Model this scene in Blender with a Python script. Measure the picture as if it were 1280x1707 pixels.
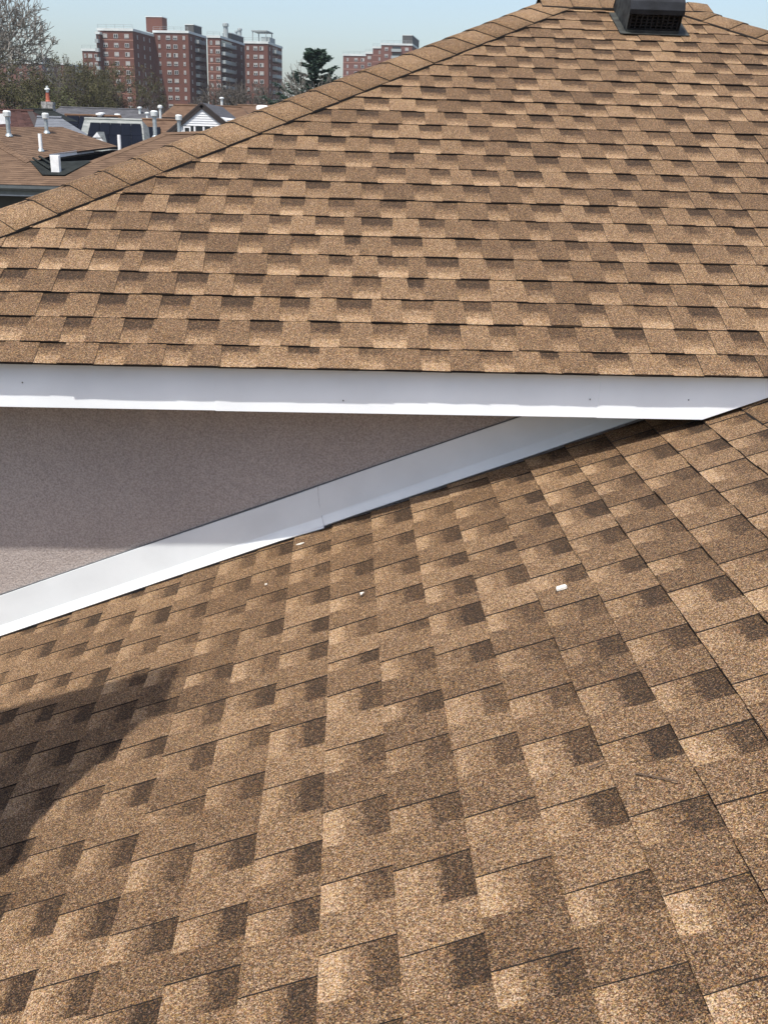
import bpy, bmesh, math, random
from mathutils import Vector, Matrix
for o in list(bpy.data.objects): bpy.data.objects.remove(o)
S = bpy.context.scene
COL = S.collection
R = math.radians
H = 6.0                                   # eye height above the ground
# ------------------------------------------------------------------ camera
F_PX, CX, CY = 1700.0, 640.0, 853.5
FWD = Vector((0.04272346, 0.93675883, -0.34735804)); RGT = Vector((0.99899906, -0.03544336, 0.02728831)); UPV = Vector((-0.01325103, 0.34817621, 0.93733545))
EYE = Vector((0, 0, H))
cam_d = bpy.data.cameras.new('camera'); cam = bpy.data.objects.new('camera', cam_d); COL.objects.link(cam)
cam.matrix_world = Matrix(((RGT.x, UPV.x, -FWD.x, 0), (RGT.y, UPV.y, -FWD.y, 0), (RGT.z, UPV.z, -FWD.z, H), (0, 0, 0, 1)))
cam_d.sensor_fit = 'HORIZONTAL'; cam_d.sensor_width = 36.0; cam_d.lens = 36.0*F_PX/1280.0
cam_d.clip_start = 0.05; cam_d.clip_end = 6000
S.camera = cam
# ------------------------------------------------------------------ sky, sun, exposure
SUN_EL, SUN_DIR = R(63.7), Vector((-0.519, -0.855, 0)).normalized()
to_sun = Vector((SUN_DIR.x*math.cos(SUN_EL), SUN_DIR.y*math.cos(SUN_EL), math.sin(SUN_EL)))
W = bpy.data.worlds.new('World'); S.world = W; W.use_nodes = True
wn, wl = W.node_tree.nodes, W.node_tree.links
sky = wn.new('ShaderNodeTexSky'); sky.sky_type = 'NISHITA'; sky.sun_disc = False
sky.sun_elevation = SUN_EL; sky.sun_rotation = math.atan2(to_sun.x, to_sun.y)
sky.altitude = 20; sky.air_density = 1.0; sky.dust_density = 2.7; sky.ozone_density = 1.0
bg = wn['Background']; bg.inputs['Strength'].default_value = 0.15
wl.new(sky.outputs[0], bg.inputs['Color'])
sd = bpy.data.lights.new('sun', 'SUN'); sun = bpy.data.objects.new('sun', sd); COL.objects.link(sun)
sd.energy = 3.9; sd.angle = R(0.9); sd.color = (1.0, 0.95, 0.88)
sun.rotation_euler = to_sun.to_track_quat('Z', 'Y').to_euler(); sun.location = (-6, -8, 30)
vs = S.view_settings; vs.view_transform = 'Standard'; vs.look = 'None'; vs.exposure = 0.50; vs.gamma = 1.0
S.render.engine = 'CYCLES'

# ------------------------------------------------------------------ helpers
def ray(x, y): return FWD + RGT*((x-CX)/F_PX) - UPV*((y-CY)/F_PX)
def at(x, y, Y):                          # the point of the pixel's ray at distance Y in front
    d = ray(x, y); return EYE + d*(Y/d.y)
def px(P):
    d = P-EYE; z = d.dot(FWD); return CX+F_PX*d.dot(RGT)/z
def reach(P, d, x):                       # walk from P along d until the column x
    lo, hi = 0.0, 400.0
    for _ in range(60):
        m = (lo+hi)/2
        if px(P+d*m) < x: lo = m
        else: hi = m
    return lo
def tag(o, label=None, cat=None, group=None, kind=None):
    if label: o['label'] = label
    if cat: o['category'] = cat
    if group: o['group'] = group
    if kind: o['kind'] = kind
    return o
def link(name, me, parent=None, mats=()):
    o = bpy.data.objects.new(name, me); COL.objects.link(o)
    for m in mats:
        if m.name not in me.materials: me.materials.append(m)
    if parent: o.parent = parent
    return o
def thing(name, loc, label, cat, group=None):
    o = bpy.data.objects.new(name, None); COL.objects.link(o); o.location = loc; o.empty_display_size = .2
    return tag(o, label, cat, group)
class MB:                                 # collects polygons into one mesh
    def __init__(s): s.v, s.f, s.m = [], [], []
    def poly(s, pts, m=0):
        b = len(s.v); s.v += [tuple(p) for p in pts]; s.f.append(tuple(range(b, b+len(pts)))); s.m.append(m)
    def box(s, lo, hi, m=0, M=None):
        c = [Vector((x, y, z)) for z in (lo[2], hi[2]) for y in (lo[1], hi[1]) for x in (lo[0], hi[0])]
        if M: c = [M@p for p in c]
        b = len(s.v); s.v += [tuple(p) for p in c]
        for q in ((0, 2, 3, 1), (4, 5, 7, 6), (0, 1, 5, 4), (2, 6, 7, 3), (0, 4, 6, 2), (1, 3, 7, 5)):
            s.f.append(tuple(b+i for i in q)); s.m.append(m)
    def extrude(s, pts, off, m=0, mside=None, cap=True):     # closed prism from a polygon
        pts = [Vector(p) for p in pts]; n = len(pts); b = len(s.v); ms = m if mside is None else mside
        s.v += [tuple(p) for p in pts]+[tuple(p+off) for p in pts]
        s.f.append(tuple(b+i for i in range(n))[::-1]); s.m.append(m)
        s.f.append(tuple(b+n+i for i in range(n))); s.m.append(m)
        for i in range(n):
            j = (i+1) % n; s.f.append((b+i, b+j, b+n+j, b+n+i)); s.m.append(ms)
    def tube(s, a, b_, r0, r1, n=6, m=0, cap=True):
        a, b_ = Vector(a), Vector(b_); d = (b_-a).normalized()
        e = d.orthogonal().normalized(); g = d.cross(e); k = len(s.v)
        for P, r in ((a, r0), (b_, r1)):
            for i in range(n):
                t = 2*math.pi*i/n; s.v.append(tuple(P+e*(r*math.cos(t))+g*(r*math.sin(t))))
        for i in range(n):
            j = (i+1) % n; s.f.append((k+i, k+j, k+n+j, k+n+i)); s.m.append(m)
        if cap: s.f.append(tuple(k+n+i for i in range(n))); s.m.append(m)
    def lathe(s, c, prof, n=16, m=0, axis=Vector((0, 0, 1))):
        axis = axis.normalized(); e = axis.orthogonal().normalized(); g = axis.cross(e); c = Vector(c)
        k = len(s.v)
        for (r, z) in prof:
            for i in range(n):
                t = 2*math.pi*i/n; s.v.append(tuple(c+axis*z+e*(r*math.cos(t))+g*(r*math.sin(t))))
        for q in range(len(prof)-1):
            for i in range(n):
                j = (i+1) % n; s.f.append((k+q*n+i, k+q*n+j, k+q*n+n+j, k+q*n+n+i)); s.m.append(m)
    def build(s, name, mats, parent=None, smooth=False, bevel=0):
        me = bpy.data.meshes.new(name); me.from_pydata(s.v, [], s.f)
        if not isinstance(mats, (list, tuple)): mats = [mats]
        for m in mats: me.materials.append(m)
        me.polygons.foreach_set('material_index', s.m)
        bm = bmesh.new(); bm.from_mesh(me); bmesh.ops.remove_doubles(bm, verts=bm.verts, dist=1e-5) if smooth else None
        bmesh.ops.recalc_face_normals(bm, faces=bm.faces); bm.to_mesh(me); bm.free()
        if smooth: me.polygons.foreach_set('use_smooth', [True]*len(me.polygons))
        me.update(); o = link(name, me)
        if parent is not None:
            o.parent = parent; o.matrix_parent_inverse = Matrix.Translation(parent.location).inverted()
        if bevel:
            b = o.modifiers.new('bevel', 'BEVEL'); b.width = bevel; b.segments = 2; b.limit_method = 'ANGLE'
        return o

# ------------------------------------------------------------------ materials
def nt(name):
    m = bpy.data.materials.new(name); m.use_nodes = True
    return m, m.node_tree.nodes, m.node_tree.links, m.node_tree.nodes['Principled BSDF']
def setin(b, k, v):
    if k in b.inputs: b.inputs[k].default_value = v
def ramp(n, stops, interp='LINEAR'):
    r = n.new('ShaderNodeValToRGB'); e = r.color_ramp; e.interpolation = interp
    while len(e.elements) < len(stops): e.elements.new(.5)
    for i, (p, c) in enumerate(stops): e.elements[i].position = p; e.elements[i].color = (*c, 1)
    return r
def math_(n, l, op, a, b=None, c=None, clamp=False):
    q = n.new('ShaderNodeMath'); q.operation = op; q.use_clamp = clamp
    for i, v in enumerate((a, b, c)):
        if v is None: continue
        if isinstance(v, (int, float)): q.inputs[i].default_value = v
        else: l.new(v, q.inputs[i])
    return q.outputs[0]
def plain(name, col, rough=.6, metal=0, var=.12, scale=6, bump=0, bscale=60, spec=.5):
    m, n, l, b = nt(name)
    g = n.new('ShaderNodeNewGeometry')
    t = n.new('ShaderNodeTexNoise'); t.inputs['Scale'].default_value = scale; t.inputs['Detail'].default_value = 5
    l.new(g.outputs['Position'], t.inputs['Vector'])
    c0 = tuple(x*(1-var) for x in col); c1 = tuple(min(1, x*(1+var)) for x in col)
    r = ramp(n, [(.3, c0), (.7, c1)]); l.new(t.outputs['Fac'], r.inputs[0]); l.new(r.outputs[0], b.inputs['Base Color'])
    b.inputs['Roughness'].default_value = rough; b.inputs['Metallic'].default_value = metal; setin(b, 'Specular IOR Level', spec)
    if bump:
        t2 = n.new('ShaderNodeTexNoise'); t2.inputs['Scale'].default_value = bscale; t2.inputs['Detail'].default_value = 4
        l.new(g.outputs['Position'], t2.inputs['Vector'])
        bu = n.new('ShaderNodeBump'); bu.inputs['Strength'].default_value = bump; bu.inputs['Distance'].default_value = .01
        l.new(t2.outputs['Fac'], bu.inputs['Height']); l.new(bu.outputs[0], b.inputs['Normal'])
    return m
def granules(name, near=True):
    """Mineral granules: every granule takes its own colour from the blend; the shingle's blend (attribute 'blend':
    dark band, light band, tone) decides how many dark or light granules fall there."""
    m, n, l, b = nt(name)
    g = n.new('ShaderNodeNewGeometry'); at_ = n.new('ShaderNodeAttribute'); at_.attribute_name = 'blend'
    uv = n.new('ShaderNodeUVMap'); uv.uv_map = 'uv'
    sx = n.new('ShaderNodeSeparateXYZ'); l.new(uv.outputs[0], sx.inputs[0])
    sc = n.new('ShaderNodeSeparateColor'); l.new(at_.outputs['Color'], sc.inputs[0])
    oi = n.new('ShaderNodeObjectInfo')
    v1 = n.new('ShaderNodeTexVoronoi'); v1.inputs['Scale'].default_value = 680; l.new(g.outputs['Position'], v1.inputs['Vector'])
    v2 = n.new('ShaderNodeTexVoronoi'); v2.inputs['Scale'].default_value = 370; l.new(g.outputs['Position'], v2.inputs['Vector'])
    s1 = n.new('ShaderNodeSeparateColor'); l.new(v1.outputs['Color'], s1.inputs[0])
    s2 = n.new('ShaderNodeSeparateColor'); l.new(v2.outputs['Color'], s2.inputs[0])
    rnd = math_(n, l, 'MULTIPLY_ADD', s1.outputs[0], .58, math_(n, l, 'MULTIPLY_ADD', s2.outputs[0], .42, -.06))
    # wobble of the band edges
    wb = n.new('ShaderNodeTexNoise'); wb.inputs['Scale'].default_value = 85; wb.inputs['Detail'].default_value = 4; l.new(g.outputs['Position'], wb.inputs['Vector'])
    vv = math_(n, l, 'ADD', sx.outputs[1], math_(n, l, 'MULTIPLY_ADD', wb.outputs['Fac'], .26, -.13))
    mr = n.new('ShaderNodeMapRange'); mr.interpolation_type = 'SMOOTHSTEP'; mr.inputs[1].default_value = .50; mr.inputs[2].default_value = .68; l.new(vv, mr.inputs[0])
    ml = n.new('ShaderNodeMapRange'); ml.interpolation_type = 'SMOOTHSTEP'; ml.inputs[1].default_value = .42; ml.inputs[2].default_value = .18; l.new(vv, ml.inputs[0])
    dark = math_(n, l, 'MULTIPLY', mr.outputs[0], sc.outputs[0])
    lite = math_(n, l, 'MULTIPLY', ml.outputs[0], sc.outputs[1])
    big = n.new('ShaderNodeTexNoise'); big.inputs['Scale'].default_value = 2.2; big.inputs['Detail'].default_value = 3; l.new(g.outputs['Position'], big.inputs['Vector'])
    tone = math_(n, l, 'MULTIPLY_ADD', sc.outputs[2], .17, -.085)
    tone = math_(n, l, 'ADD', tone, math_(n, l, 'MULTIPLY_ADD', oi.outputs['Random'], .07, -.035))
    tone = math_(n, l, 'ADD', tone, math_(n, l, 'MULTIPLY_ADD', big.outputs['Fac'], .20, -.10))
    st = n.new('ShaderNodeTexNoise'); st.inputs['Scale'].default_value = 17; st.inputs['Detail'].default_value = 6; st.inputs['Roughness'].default_value = .7; l.new(g.outputs['Position'], st.inputs['Vector'])
    sm = n.new('ShaderNodeMapRange'); sm.inputs[1].default_value = .60; sm.inputs[2].default_value = .78; sm.inputs[3].default_value = 0; sm.inputs[4].default_value = .16; l.new(st.outputs['Fac'], sm.inputs[0])
    tone = math_(n, l, 'SUBTRACT', tone, sm.outputs[0])
    x = math_(n, l, 'ADD', math_(n, l, 'ADD', rnd, .02), tone)
    x = math_(n, l, 'SUBTRACT', x, math_(n, l, 'MULTIPLY', dark, .25))
    x = math_(n, l, 'ADD', x, math_(n, l, 'MULTIPLY', lite, .19), clamp=True)
    r = ramp(n, [(0.00, (0.0108, 0.0075, 0.0052)), (0.20, (0.0297, 0.0183, 0.0108)), (0.38, (0.0828, 0.0464, 0.0229)), (0.55, (0.1620, 0.0940, 0.0471)), (0.72, (0.2763, 0.1715, 0.0906)), (1.00, (0.5040, 0.3560, 0.2142))])
    l.new(x, r.inputs[0])
    # some granules lean rusty, some grey green
    hs = n.new('ShaderNodeHueSaturation'); l.new(r.outputs[0], hs.inputs['Color'])
    l.new(math_(n, l, 'MULTIPLY_ADD', s1.outputs[1], .045, .478), hs.inputs['Hue'])
    l.new(math_(n, l, 'MULTIPLY_ADD', s2.outputs[2], .42, .765), hs.inputs['Saturation'])
    l.new(hs.outputs[0], b.inputs['Base Color'])
    b.inputs['Roughness'].default_value = .9; setin(b, 'Specular IOR Level', .25)
    bu = n.new('ShaderNodeBump'); bu.inputs['Strength'].default_value = .55; bu.inputs['Distance'].default_value = .0016
    l.new(math_(n, l, 'SUBTRACT', 1.0, v1.outputs['Distance']), bu.inputs['Height']); l.new(bu.outputs[0], b.inputs['Normal'])
    return m
def far_shingle(name, c0, c1, rows=1/.143):
    m, n, l, b = nt(name)
    g = n.new('ShaderNodeNewGeometry')
    mp = n.new('ShaderNodeMapping'); mp.inputs['Scale'].default_value = (3.2, 3.2, 17.0); l.new(g.outputs['Position'], mp.inputs[0])
    t = n.new('ShaderNodeTexVoronoi'); t.inputs['Scale'].default_value = 1.0; l.new(mp.outputs[0], t.inputs['Vector'])
    s = n.new('ShaderNodeSeparateColor'); l.new(t.outputs['Color'], s.inputs[0])
    t2 = n.new('ShaderNodeTexNoise'); t2.inputs['Scale'].default_value = 70; l.new(g.outputs['Position'], t2.inputs['Vector'])
    x = math_(n, l, 'ADD', math_(n, l, 'MULTIPLY', s.outputs[0], .6), math_(n, l, 'MULTIPLY_ADD', t2.outputs['Fac'], .8, -.2), clamp=True)
    r = ramp(n, [(.1, c0), (.9, c1)]); l.new(x, r.inputs[0]); l.new(r.outputs[0], b.inputs['Base Color'])
    b.inputs['Roughness'].default_value = .92; setin(b, 'Specular IOR Level', .2)
    return m
def brick(name, c0, c1):
    m, n, l, b = nt(name)
    tc = n.new('ShaderNodeTexCoord'); g = n.new('ShaderNodeNewGeometry')
    t = n.new('ShaderNodeTexNoise'); t.inputs['Scale'].default_value = .18; t.inputs['Detail'].default_value = 6; l.new(g.outputs['Position'], t.inputs['Vector'])
    t2 = n.new('ShaderNodeTexNoise'); t2.inputs['Scale'].default_value = 3.5; t2.inputs['Detail'].default_value = 3; l.new(g.outputs['Position'], t2.inputs['Vector'])
    x = math_(n, l, 'ADD', math_(n, l, 'MULTIPLY', t.outputs['Fac'], .6), math_(n, l, 'MULTIPLY', t2.outputs['Fac'], .4))
    r = ramp(n, [(.35, c0), (.65, c1)]); l.new(x, r.inputs[0]); l.new(r.outputs[0], b.inputs['Base Color'])
    b.inputs['Roughness'].default_value = .9; setin(b, 'Specular IOR Level', .2)
    return m
M = {}
M['gran'] = granules('shingle_granules')
M['edge'] = plain('asphalt_cut_edge', (.016, .013, .011), .95, var=.4, scale=200)
M['felt'] = plain('roof_deck_felt', (.02, .018, .016), .95)
M['white'] = plain('white_coated_aluminium', (.83, .865, .88), .40, var=.05, scale=5, bump=.22, bscale=3.5)
M['flash'] = plain('white_flashing_metal', (.71, .75, .765), .45, var=.06, scale=6, bump=.22, bscale=5)
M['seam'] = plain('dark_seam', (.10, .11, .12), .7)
M['nail'] = plain('nail_head', (.25, .25, .26), .5, .6)
M['blackmetal'] = plain('weathered_black_metal', (.011, .0125, .016), .55, 0, .5, 14, .15, 40, spec=.25)
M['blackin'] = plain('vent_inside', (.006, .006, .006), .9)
M['ventrim'] = plain('sunlit_vent_side', (.035, .038, .037), .65, 0, .8, 26, spec=.2)  # paler than the hood: sunlight on the cheek put into the colour
M['flange'] = plain('mossy_flange', (.030, .032, .028), .7, .2, .7, 26)
M['chip'] = plain('white_chip', (.66, .63, .56), .8, var=.2, scale=120)
M['twig'] = plain('dry_twig', (.09, .06, .04), .9)
M['redbrick'] = brick('shadow_caster_brick', (.20, .075, .05), (.30, .12, .08))
M['concrete'] = plain('concrete', (.36, .35, .33), .9, var=.15, bump=.2)
M['galv'] = plain('galvanised_pipe', (.36, .40, .41), .5, .5, .2, 8)
M['cap'] = plain('pale_pipe_cap', (.62, .65, .64), .6, .2, .15)
M['pvc'] = plain('white_pvc', (.82, .82, .80), .4)
M['stoneg'] = plain('grey_stone', (.30, .29, .28), .9, var=.4, scale=9)
M['clay'] = plain('red_clay', (.36, .10, .06), .8)
def stucco():
    m, n, l, b = nt('mauve_grey_stucco')
    g = n.new('ShaderNodeNewGeometry')
    t = n.new('ShaderNodeTexNoise'); t.inputs['Scale'].default_value = 1.6; t.inputs['Detail'].default_value = 6; l.new(g.outputs['Position'], t.inputs['Vector'])
    v = n.new('ShaderNodeTexNoise'); v.inputs['Scale'].default_value = 170; v.inputs['Detail'].default_value = 6; v.inputs['Roughness'].default_value = .65; l.new(g.outputs['Position'], v.inputs['Vector'])
    mp = n.new('ShaderNodeMapping'); mp.inputs['Scale'].default_value = (60, 60, 22); l.new(g.outputs['Position'], mp.inputs[0])
    p = n.new('ShaderNodeTexVoronoi'); p.inputs['Scale'].default_value = 1.0; l.new(mp.outputs[0], p.inputs['Vector'])
    pit = n.new('ShaderNodeMapRange'); pit.inputs[1].default_value = .02; pit.inputs[2].default_value = .16; pit.inputs[3].default_value = .55; pit.inputs[4].default_value = 1; l.new(p.outputs['Distance'], pit.inputs[0])
    r = ramp(n, [(.28, (.365, .318, .292)), (.72, (.475, .418, .386))]); l.new(t.outputs['Fac'], r.inputs[0])
    r2 = ramp(n, [(.35, (.70, .70, .70)), (.65, (1.18, 1.18, 1.18))]); l.new(v.outputs['Fac'], r2.inputs[0])
    mx = n.new('ShaderNodeMixRGB'); mx.blend_type = 'MULTIPLY'; mx.inputs[0].default_value = 1; l.new(r.outputs[0], mx.inputs[1]); l.new(r2.outputs[0], mx.inputs[2])
    mx2 = n.new('ShaderNodeMixRGB'); mx2.blend_type = 'MULTIPLY'; mx2.inputs[0].default_value = .75; l.new(mx.outputs[0], mx2.inputs[1]); l.new(pit.outputs[0], mx2.inputs[2])
    l.new(mx2.outputs[0], b.inputs['Base Color']); b.inputs['Roughness'].default_value = .95; setin(b, 'Specular IOR Level', .15)
    bu = n.new('ShaderNodeBump'); bu.inputs['Strength'].default_value = .8; bu.inputs['Distance'].default_value = .006
    l.new(v.outputs['Fac'], bu.inputs['Height']); l.new(bu.outputs[0], b.inputs['Normal'])
    return m
M['stucco'] = stucco()

# ------------------------------------------------------------------ ground
def ground():
    m, n, l, b = nt('ground_mixed')
    g = n.new('ShaderNodeNewGeometry'); t = n.new('ShaderNodeTexNoise'); t.inputs['Scale'].default_value = .06; t.inputs['Detail'].default_value = 8
    l.new(g.outputs['Position'], t.inputs['Vector'])
    r = ramp(n, [(.38, (.055, .053, .05)), (.5, (.09, .085, .06)), (.62, (.06, .085, .03))]); l.new(t.outputs['Fac'], r.inputs[0])
    l.new(r.outputs[0], b.inputs['Base Color']); b.inputs['Roughness'].default_value = .95
    k = MB(); k.poly([(-3000, -300, 0), (3000, -300, 0), (3000, 4000, 0), (-3000, 4000, 0)])
    tag(k.build('ground', m), kind='structure')
ground()

# ------------------------------------------------------------------ the house we stand on
E_X = .143                                            # shingle exposure
TL, TU = 0.36312946, 0.40862577                       # pitch of the lower and upper roof
LOW_H, LOW_X0 = 1.29818, -.02822
UP_Y0, UP_Z0 = 3.21924, -.63801
house = thing('house', (0, 3.4, 0), 'brown shingled house in the foreground with white fascia and white wall flashing', 'house')
class Slope:
    def __init__(s, O, u, v):
        s.O, s.u, s.v = Vector(O), Vector(u), Vector(v); s.n = s.u.cross(s.v)
    def P(s, a, b, c=0): return s.O+s.u*a+s.v*b+s.n*c
    def mat(s, a, b, c=0, rz=0):
        m = Matrix((s.u, s.v, s.n)).transposed().to_4x4(); m.translation = s.P(a, b, c)
        return m@Matrix.Rotation(rz, 4, 'Z')
low = Slope((LOW_X0*math.cos(TL), 3.40, H-LOW_H+math.tan(TL)*LOW_X0*math.cos(TL)), (0, -1, 0), (math.cos(TL), 0, math.sin(TL)))
upp = Slope((0, UP_Y0, H+UP_Z0), (1, 0, 0), (0, math.cos(TU), math.sin(TU)))
low.O -= low.n*.006; upp.O -= upp.n*.006
HIP_L, HIP_R = -5.255, 8.33                           # hip lines in plan: x-y = HIP_L, x+y = HIP_R
RIDGE_Y = 6.41
RIDGE_V = (RIDGE_Y-UP_Y0)/math.cos(TU)
def hipx(v): Y = UP_Y0+v*math.cos(TU); return Y+HIP_L, HIP_R-Y

NB0, NSL, TOOTH = .0068, .17, .0028
def nb(v): return NB0*(1-v/NSL)
def clip(poly, a, b, c):                              # keep a*u+b*v+c >= 0
    out = []
    for i in range(len(poly)):
        p, q = poly[i], poly[(i+1) % len(poly)]
        dp, dq = a*p[0]+b*p[1]+c, a*q[0]+b*q[1]+c
        if dp >= 0: out.append(p)
        if (dp < 0) != (dq < 0):
            t = dp/(dp-dq); out.append((p[0]+(q[0]-p[0])*t, p[1]+(q[1]-p[1])*t))
    return out
def paint(me, colf, uvy=None):
    me.uv_layers.new(name='uv'); me.color_attributes.new('blend', 'FLOAT_COLOR', 'CORNER')
    U, Cc = [0.0]*(2*len(me.loops)), [1.0]*(4*len(me.loops))
    for p in me.polygons:
        c = colf(p)
        for li in p.loop_indices:
            co = me.vertices[me.loops[li].vertex_index].co
            U[2*li:2*li+2] = (co.x, co.y/E_X if uvy is None else uvy); Cc[4*li:4*li+3] = c[:3]
    me.uv_layers['uv'].data.foreach_set('uv', U); me.color_attributes['blend'].data.foreach_set('color', Cc); me.update()
class SB:                                             # shingle mesh with blend colours and uv
    def __init__(s): s.v, s.f, s.m, s.c, s.uv = [], [], [], [], []
    def slab(s, outline, top, bot, col, vflip=0):
        n = len(outline)
        if n < 3: return
        b = len(s.v)
        s.v += [(u, v, top(v)) for u, v in outline]+[(u, v, bot(v)) for u, v in outline]
        s.f.append(tuple(range(b, b+n))); s.m.append(0); s.c.append(col)
        for i in range(n):
            j = (i+1) % n; s.f.append((b+i, b+n+i, b+n+j, b+j)); s.m.append(1); s.c.append((0, 0, 0))
    def mesh(s, name):
        me = bpy.data.meshes.new(name); me.from_pydata(s.v, [], s.f)
        me.materials.append(M['gran']); me.materials.append(M['edge'])
        me.polygons.foreach_set('material_index', s.m)
        paint(me, lambda p: s.c[p.index])
        return me
rs = random.Random(7)
def pattern(r):
    """A strip one metre long: teeth (the thick laminate) alternate with the dark-to-light panels between them."""
    ws = [r.choice((.085, .095, .1, .108, .118)) for _ in range(10)]
    if r.random() < .5: ws[r.randrange(2, 8)] = .062
    t = sum(ws); out, u = [], 0.0
    for i, w in enumerate(ws): out.append((u/t, (u+w)/t, i % 2 == 0)); u += w
    return out
def valley_col(r):
    return (r.choice((.6, .8, .9, 1.0, 1.1)), r.choice((.5, .75, .95, 1.1)), r.uniform(.25, .75))
def tooth_col(r): return (0, 0, r.choice((.15, .3, .4, .5, .6, .8, .95)))
def tooth_outline(u0, u1, r, E=E_X):
    j = lambda a: r.uniform(-a, a)
    s0, s1 = r.uniform(.002, .007), r.uniform(.002, .007)       # the cut-outs taper a little
    t = E+.012
    return [(u0-s0+j(.0008), -.0004+j(.0012)), ((u0+u1)/2+j(.01), -.0004+j(.0010)), (u1+s1+j(.0008), -.0004+j(.0012)),
            (u1+s1*.5+j(.0012), E*.5), (u1, t), (u0, t), (u0-s0*.5+j(.0012), E*.5)]
def base_into(sb, segs, cols, E, clips=(), x0=0):
    for (a, b, k), c in zip(segs, cols):
        o = [(a, rs.uniform(-.0012, .0008)), (b, rs.uniform(-.0012, .0008)), (b, E+.022), (a, E+.022)]
        for cl in clips: o = clip(o, *cl)
        sb.slab(o, nb, lambda v: nb(v)-.0061, c if not k else (0, 0, .4))
VARS = []
for q in range(8):
    segs = pattern(rs); cols = [valley_col(rs) if not k else tooth_col(rs) for (_, _, k) in segs]
    outs = [tooth_outline(a, b, rs) if k else None for (a, b, k) in segs]
    sb = SB(); base_into(sb, segs, cols, E_X); base_me = sb.mesh('shingle_base')
    tm = []
    for (a, b, k), c, o in zip(segs, cols, outs):
        if not k: continue
        t = SB(); t.slab(o, lambda v: nb(v)+TOOTH, lambda v: nb(v)-.001, c); tm.append(t.mesh('tab'))
    sb = SB(); base_into(sb, segs, cols, E_X)
    for (a, b, k), c, o in zip(segs, cols, outs):
        if k: sb.slab(o, lambda v: nb(v)+TOOTH, lambda v: nb(v)-.001, c)
    VARS.append((segs, cols, outs, base_me, tm, sb.mesh('shingle_joined')))
HINV = Matrix.Translation(house.location).inverted()
def hchild(o): o.parent = house; o.matrix_parent_inverse = HINV; return o
NSH = 0
def lay_course(sl, v0, u0, u1, E, start, sep, clips=None, left=None, right=None):
    """One course from u0 to u1; strips crossing a hip line or an end are cut."""
    global NSH
    u = u0-start
    while u < u1-.02:
        q = rs.randrange(len(VARS)); segs, cols, outs, base_me, tm, joined = VARS[q]
        du, dv, dn, rz = rs.uniform(0, .0025), rs.uniform(-.0022, .0022), rs.uniform(-.0006, .0022), rs.uniform(-.0020, .0020)
        mw = sl.mat(u+du, v0+dv, dn, rz)
        cl = []
        if clips: cl = [(a, b, c+a*u+b*v0) for (a, b, c) in clips]
        need = (E != E_X) or u < u0 or u+1 > u1
        for (a, b, c) in cl:
            if any(a*x+b*y+c < 0 for x in (0, 1) for y in (0, E_X+.03)): need = True
        if not need and not sep:
            o = link('shingle', joined); hchild(o); o.matrix_basis = mw
        elif not need:
            o = link('shingle', base_me); hchild(o); o.matrix_basis = mw
            for t in tm:
                c = link('tab', t); c.parent = o
                c.location = (0, rs.uniform(-.0012, .0012), rs.uniform(-.0002, .0008)); c.rotation_euler = (0, 0, rs.uniform(-.001, .001))
        else:
            full = cl+[(1, 0, -(u0-u)), (-1, 0, u1-u)]
            sb = SB(); base_into(sb, segs, cols, E, full)
            for (a, b, k), c, o_ in zip(segs, cols, outs):
                if not k: continue
                o2 = [(x, y*E/E_X) for x, y in o_]
                for f_ in full: o2 = clip(o2, *f_)
                sb.slab(o2, lambda v: nb(v)+TOOTH, lambda v: nb(v)-.001, c)
            if sb.v:
                o = link('shingle', sb.mesh('shingle_cut')); hchild(o); o.matrix_basis = mw
        NSH += 1; u += 1.0
# lower roof: courses run away from us, the slope climbs to the right
LOW_K0, LOW_K1 = -18, 10
LOW_YN = -.75
for k in range(LOW_K0, LOW_K1+1):
    x = (LOW_X0+k*E_X)*math.cos(TL)
    lay_course(low, k*E_X, .012, 3.40-LOW_YN, E_X, (k*.127+.5+rs.uniform(-.022, .022)) % 1.0, -9 <= k <= 8)
low_top = (LOW_K1+1)*E_X
# upper roof, front face between two hips and a short ridge
VE = -.117
NUP = int((RIDGE_V-.02)/E_X)
clipsU = [(1, -math.cos(TU), -(UP_Y0+HIP_L)), (-1, -math.cos(TU), HIP_R-UP_Y0)]
for k in range(-1, NUP+1):
    v0 = VE if k < 0 else k*E_X
    a, b = hipx(v0); a2, b2 = max(a, -9), min(b, 99)
    lay_course(upp, v0, a2-.001, b2+.001, -VE if k < 0 else E_X, (k*.123+a2+20+rs.uniform(-.03, .03)) % 1.0, 0 <= k <= 3, clipsU)
# decks under the shingles
k = MB()
k.extrude([low.P(0, LOW_K0*E_X), low.P(0, low_top), low.P(3.40-LOW_YN, low_top), low.P(3.40-LOW_YN, LOW_K0*E_X)], -low.n*.02)
k.build('lower_roof_deck', M['felt'], house)
k = MB(); e0 = hipx(VE); r0 = hipx(RIDGE_V)
k.extrude([upp.P(e0[0]+.06, VE+.058), upp.P(e0[1]-.06, VE+.058), upp.P(r0[1], RIDGE_V), upp.P(r0[0], RIDGE_V)], -upp.n*.016)
k.build('upper_roof_deck', M['felt'], house)
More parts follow.
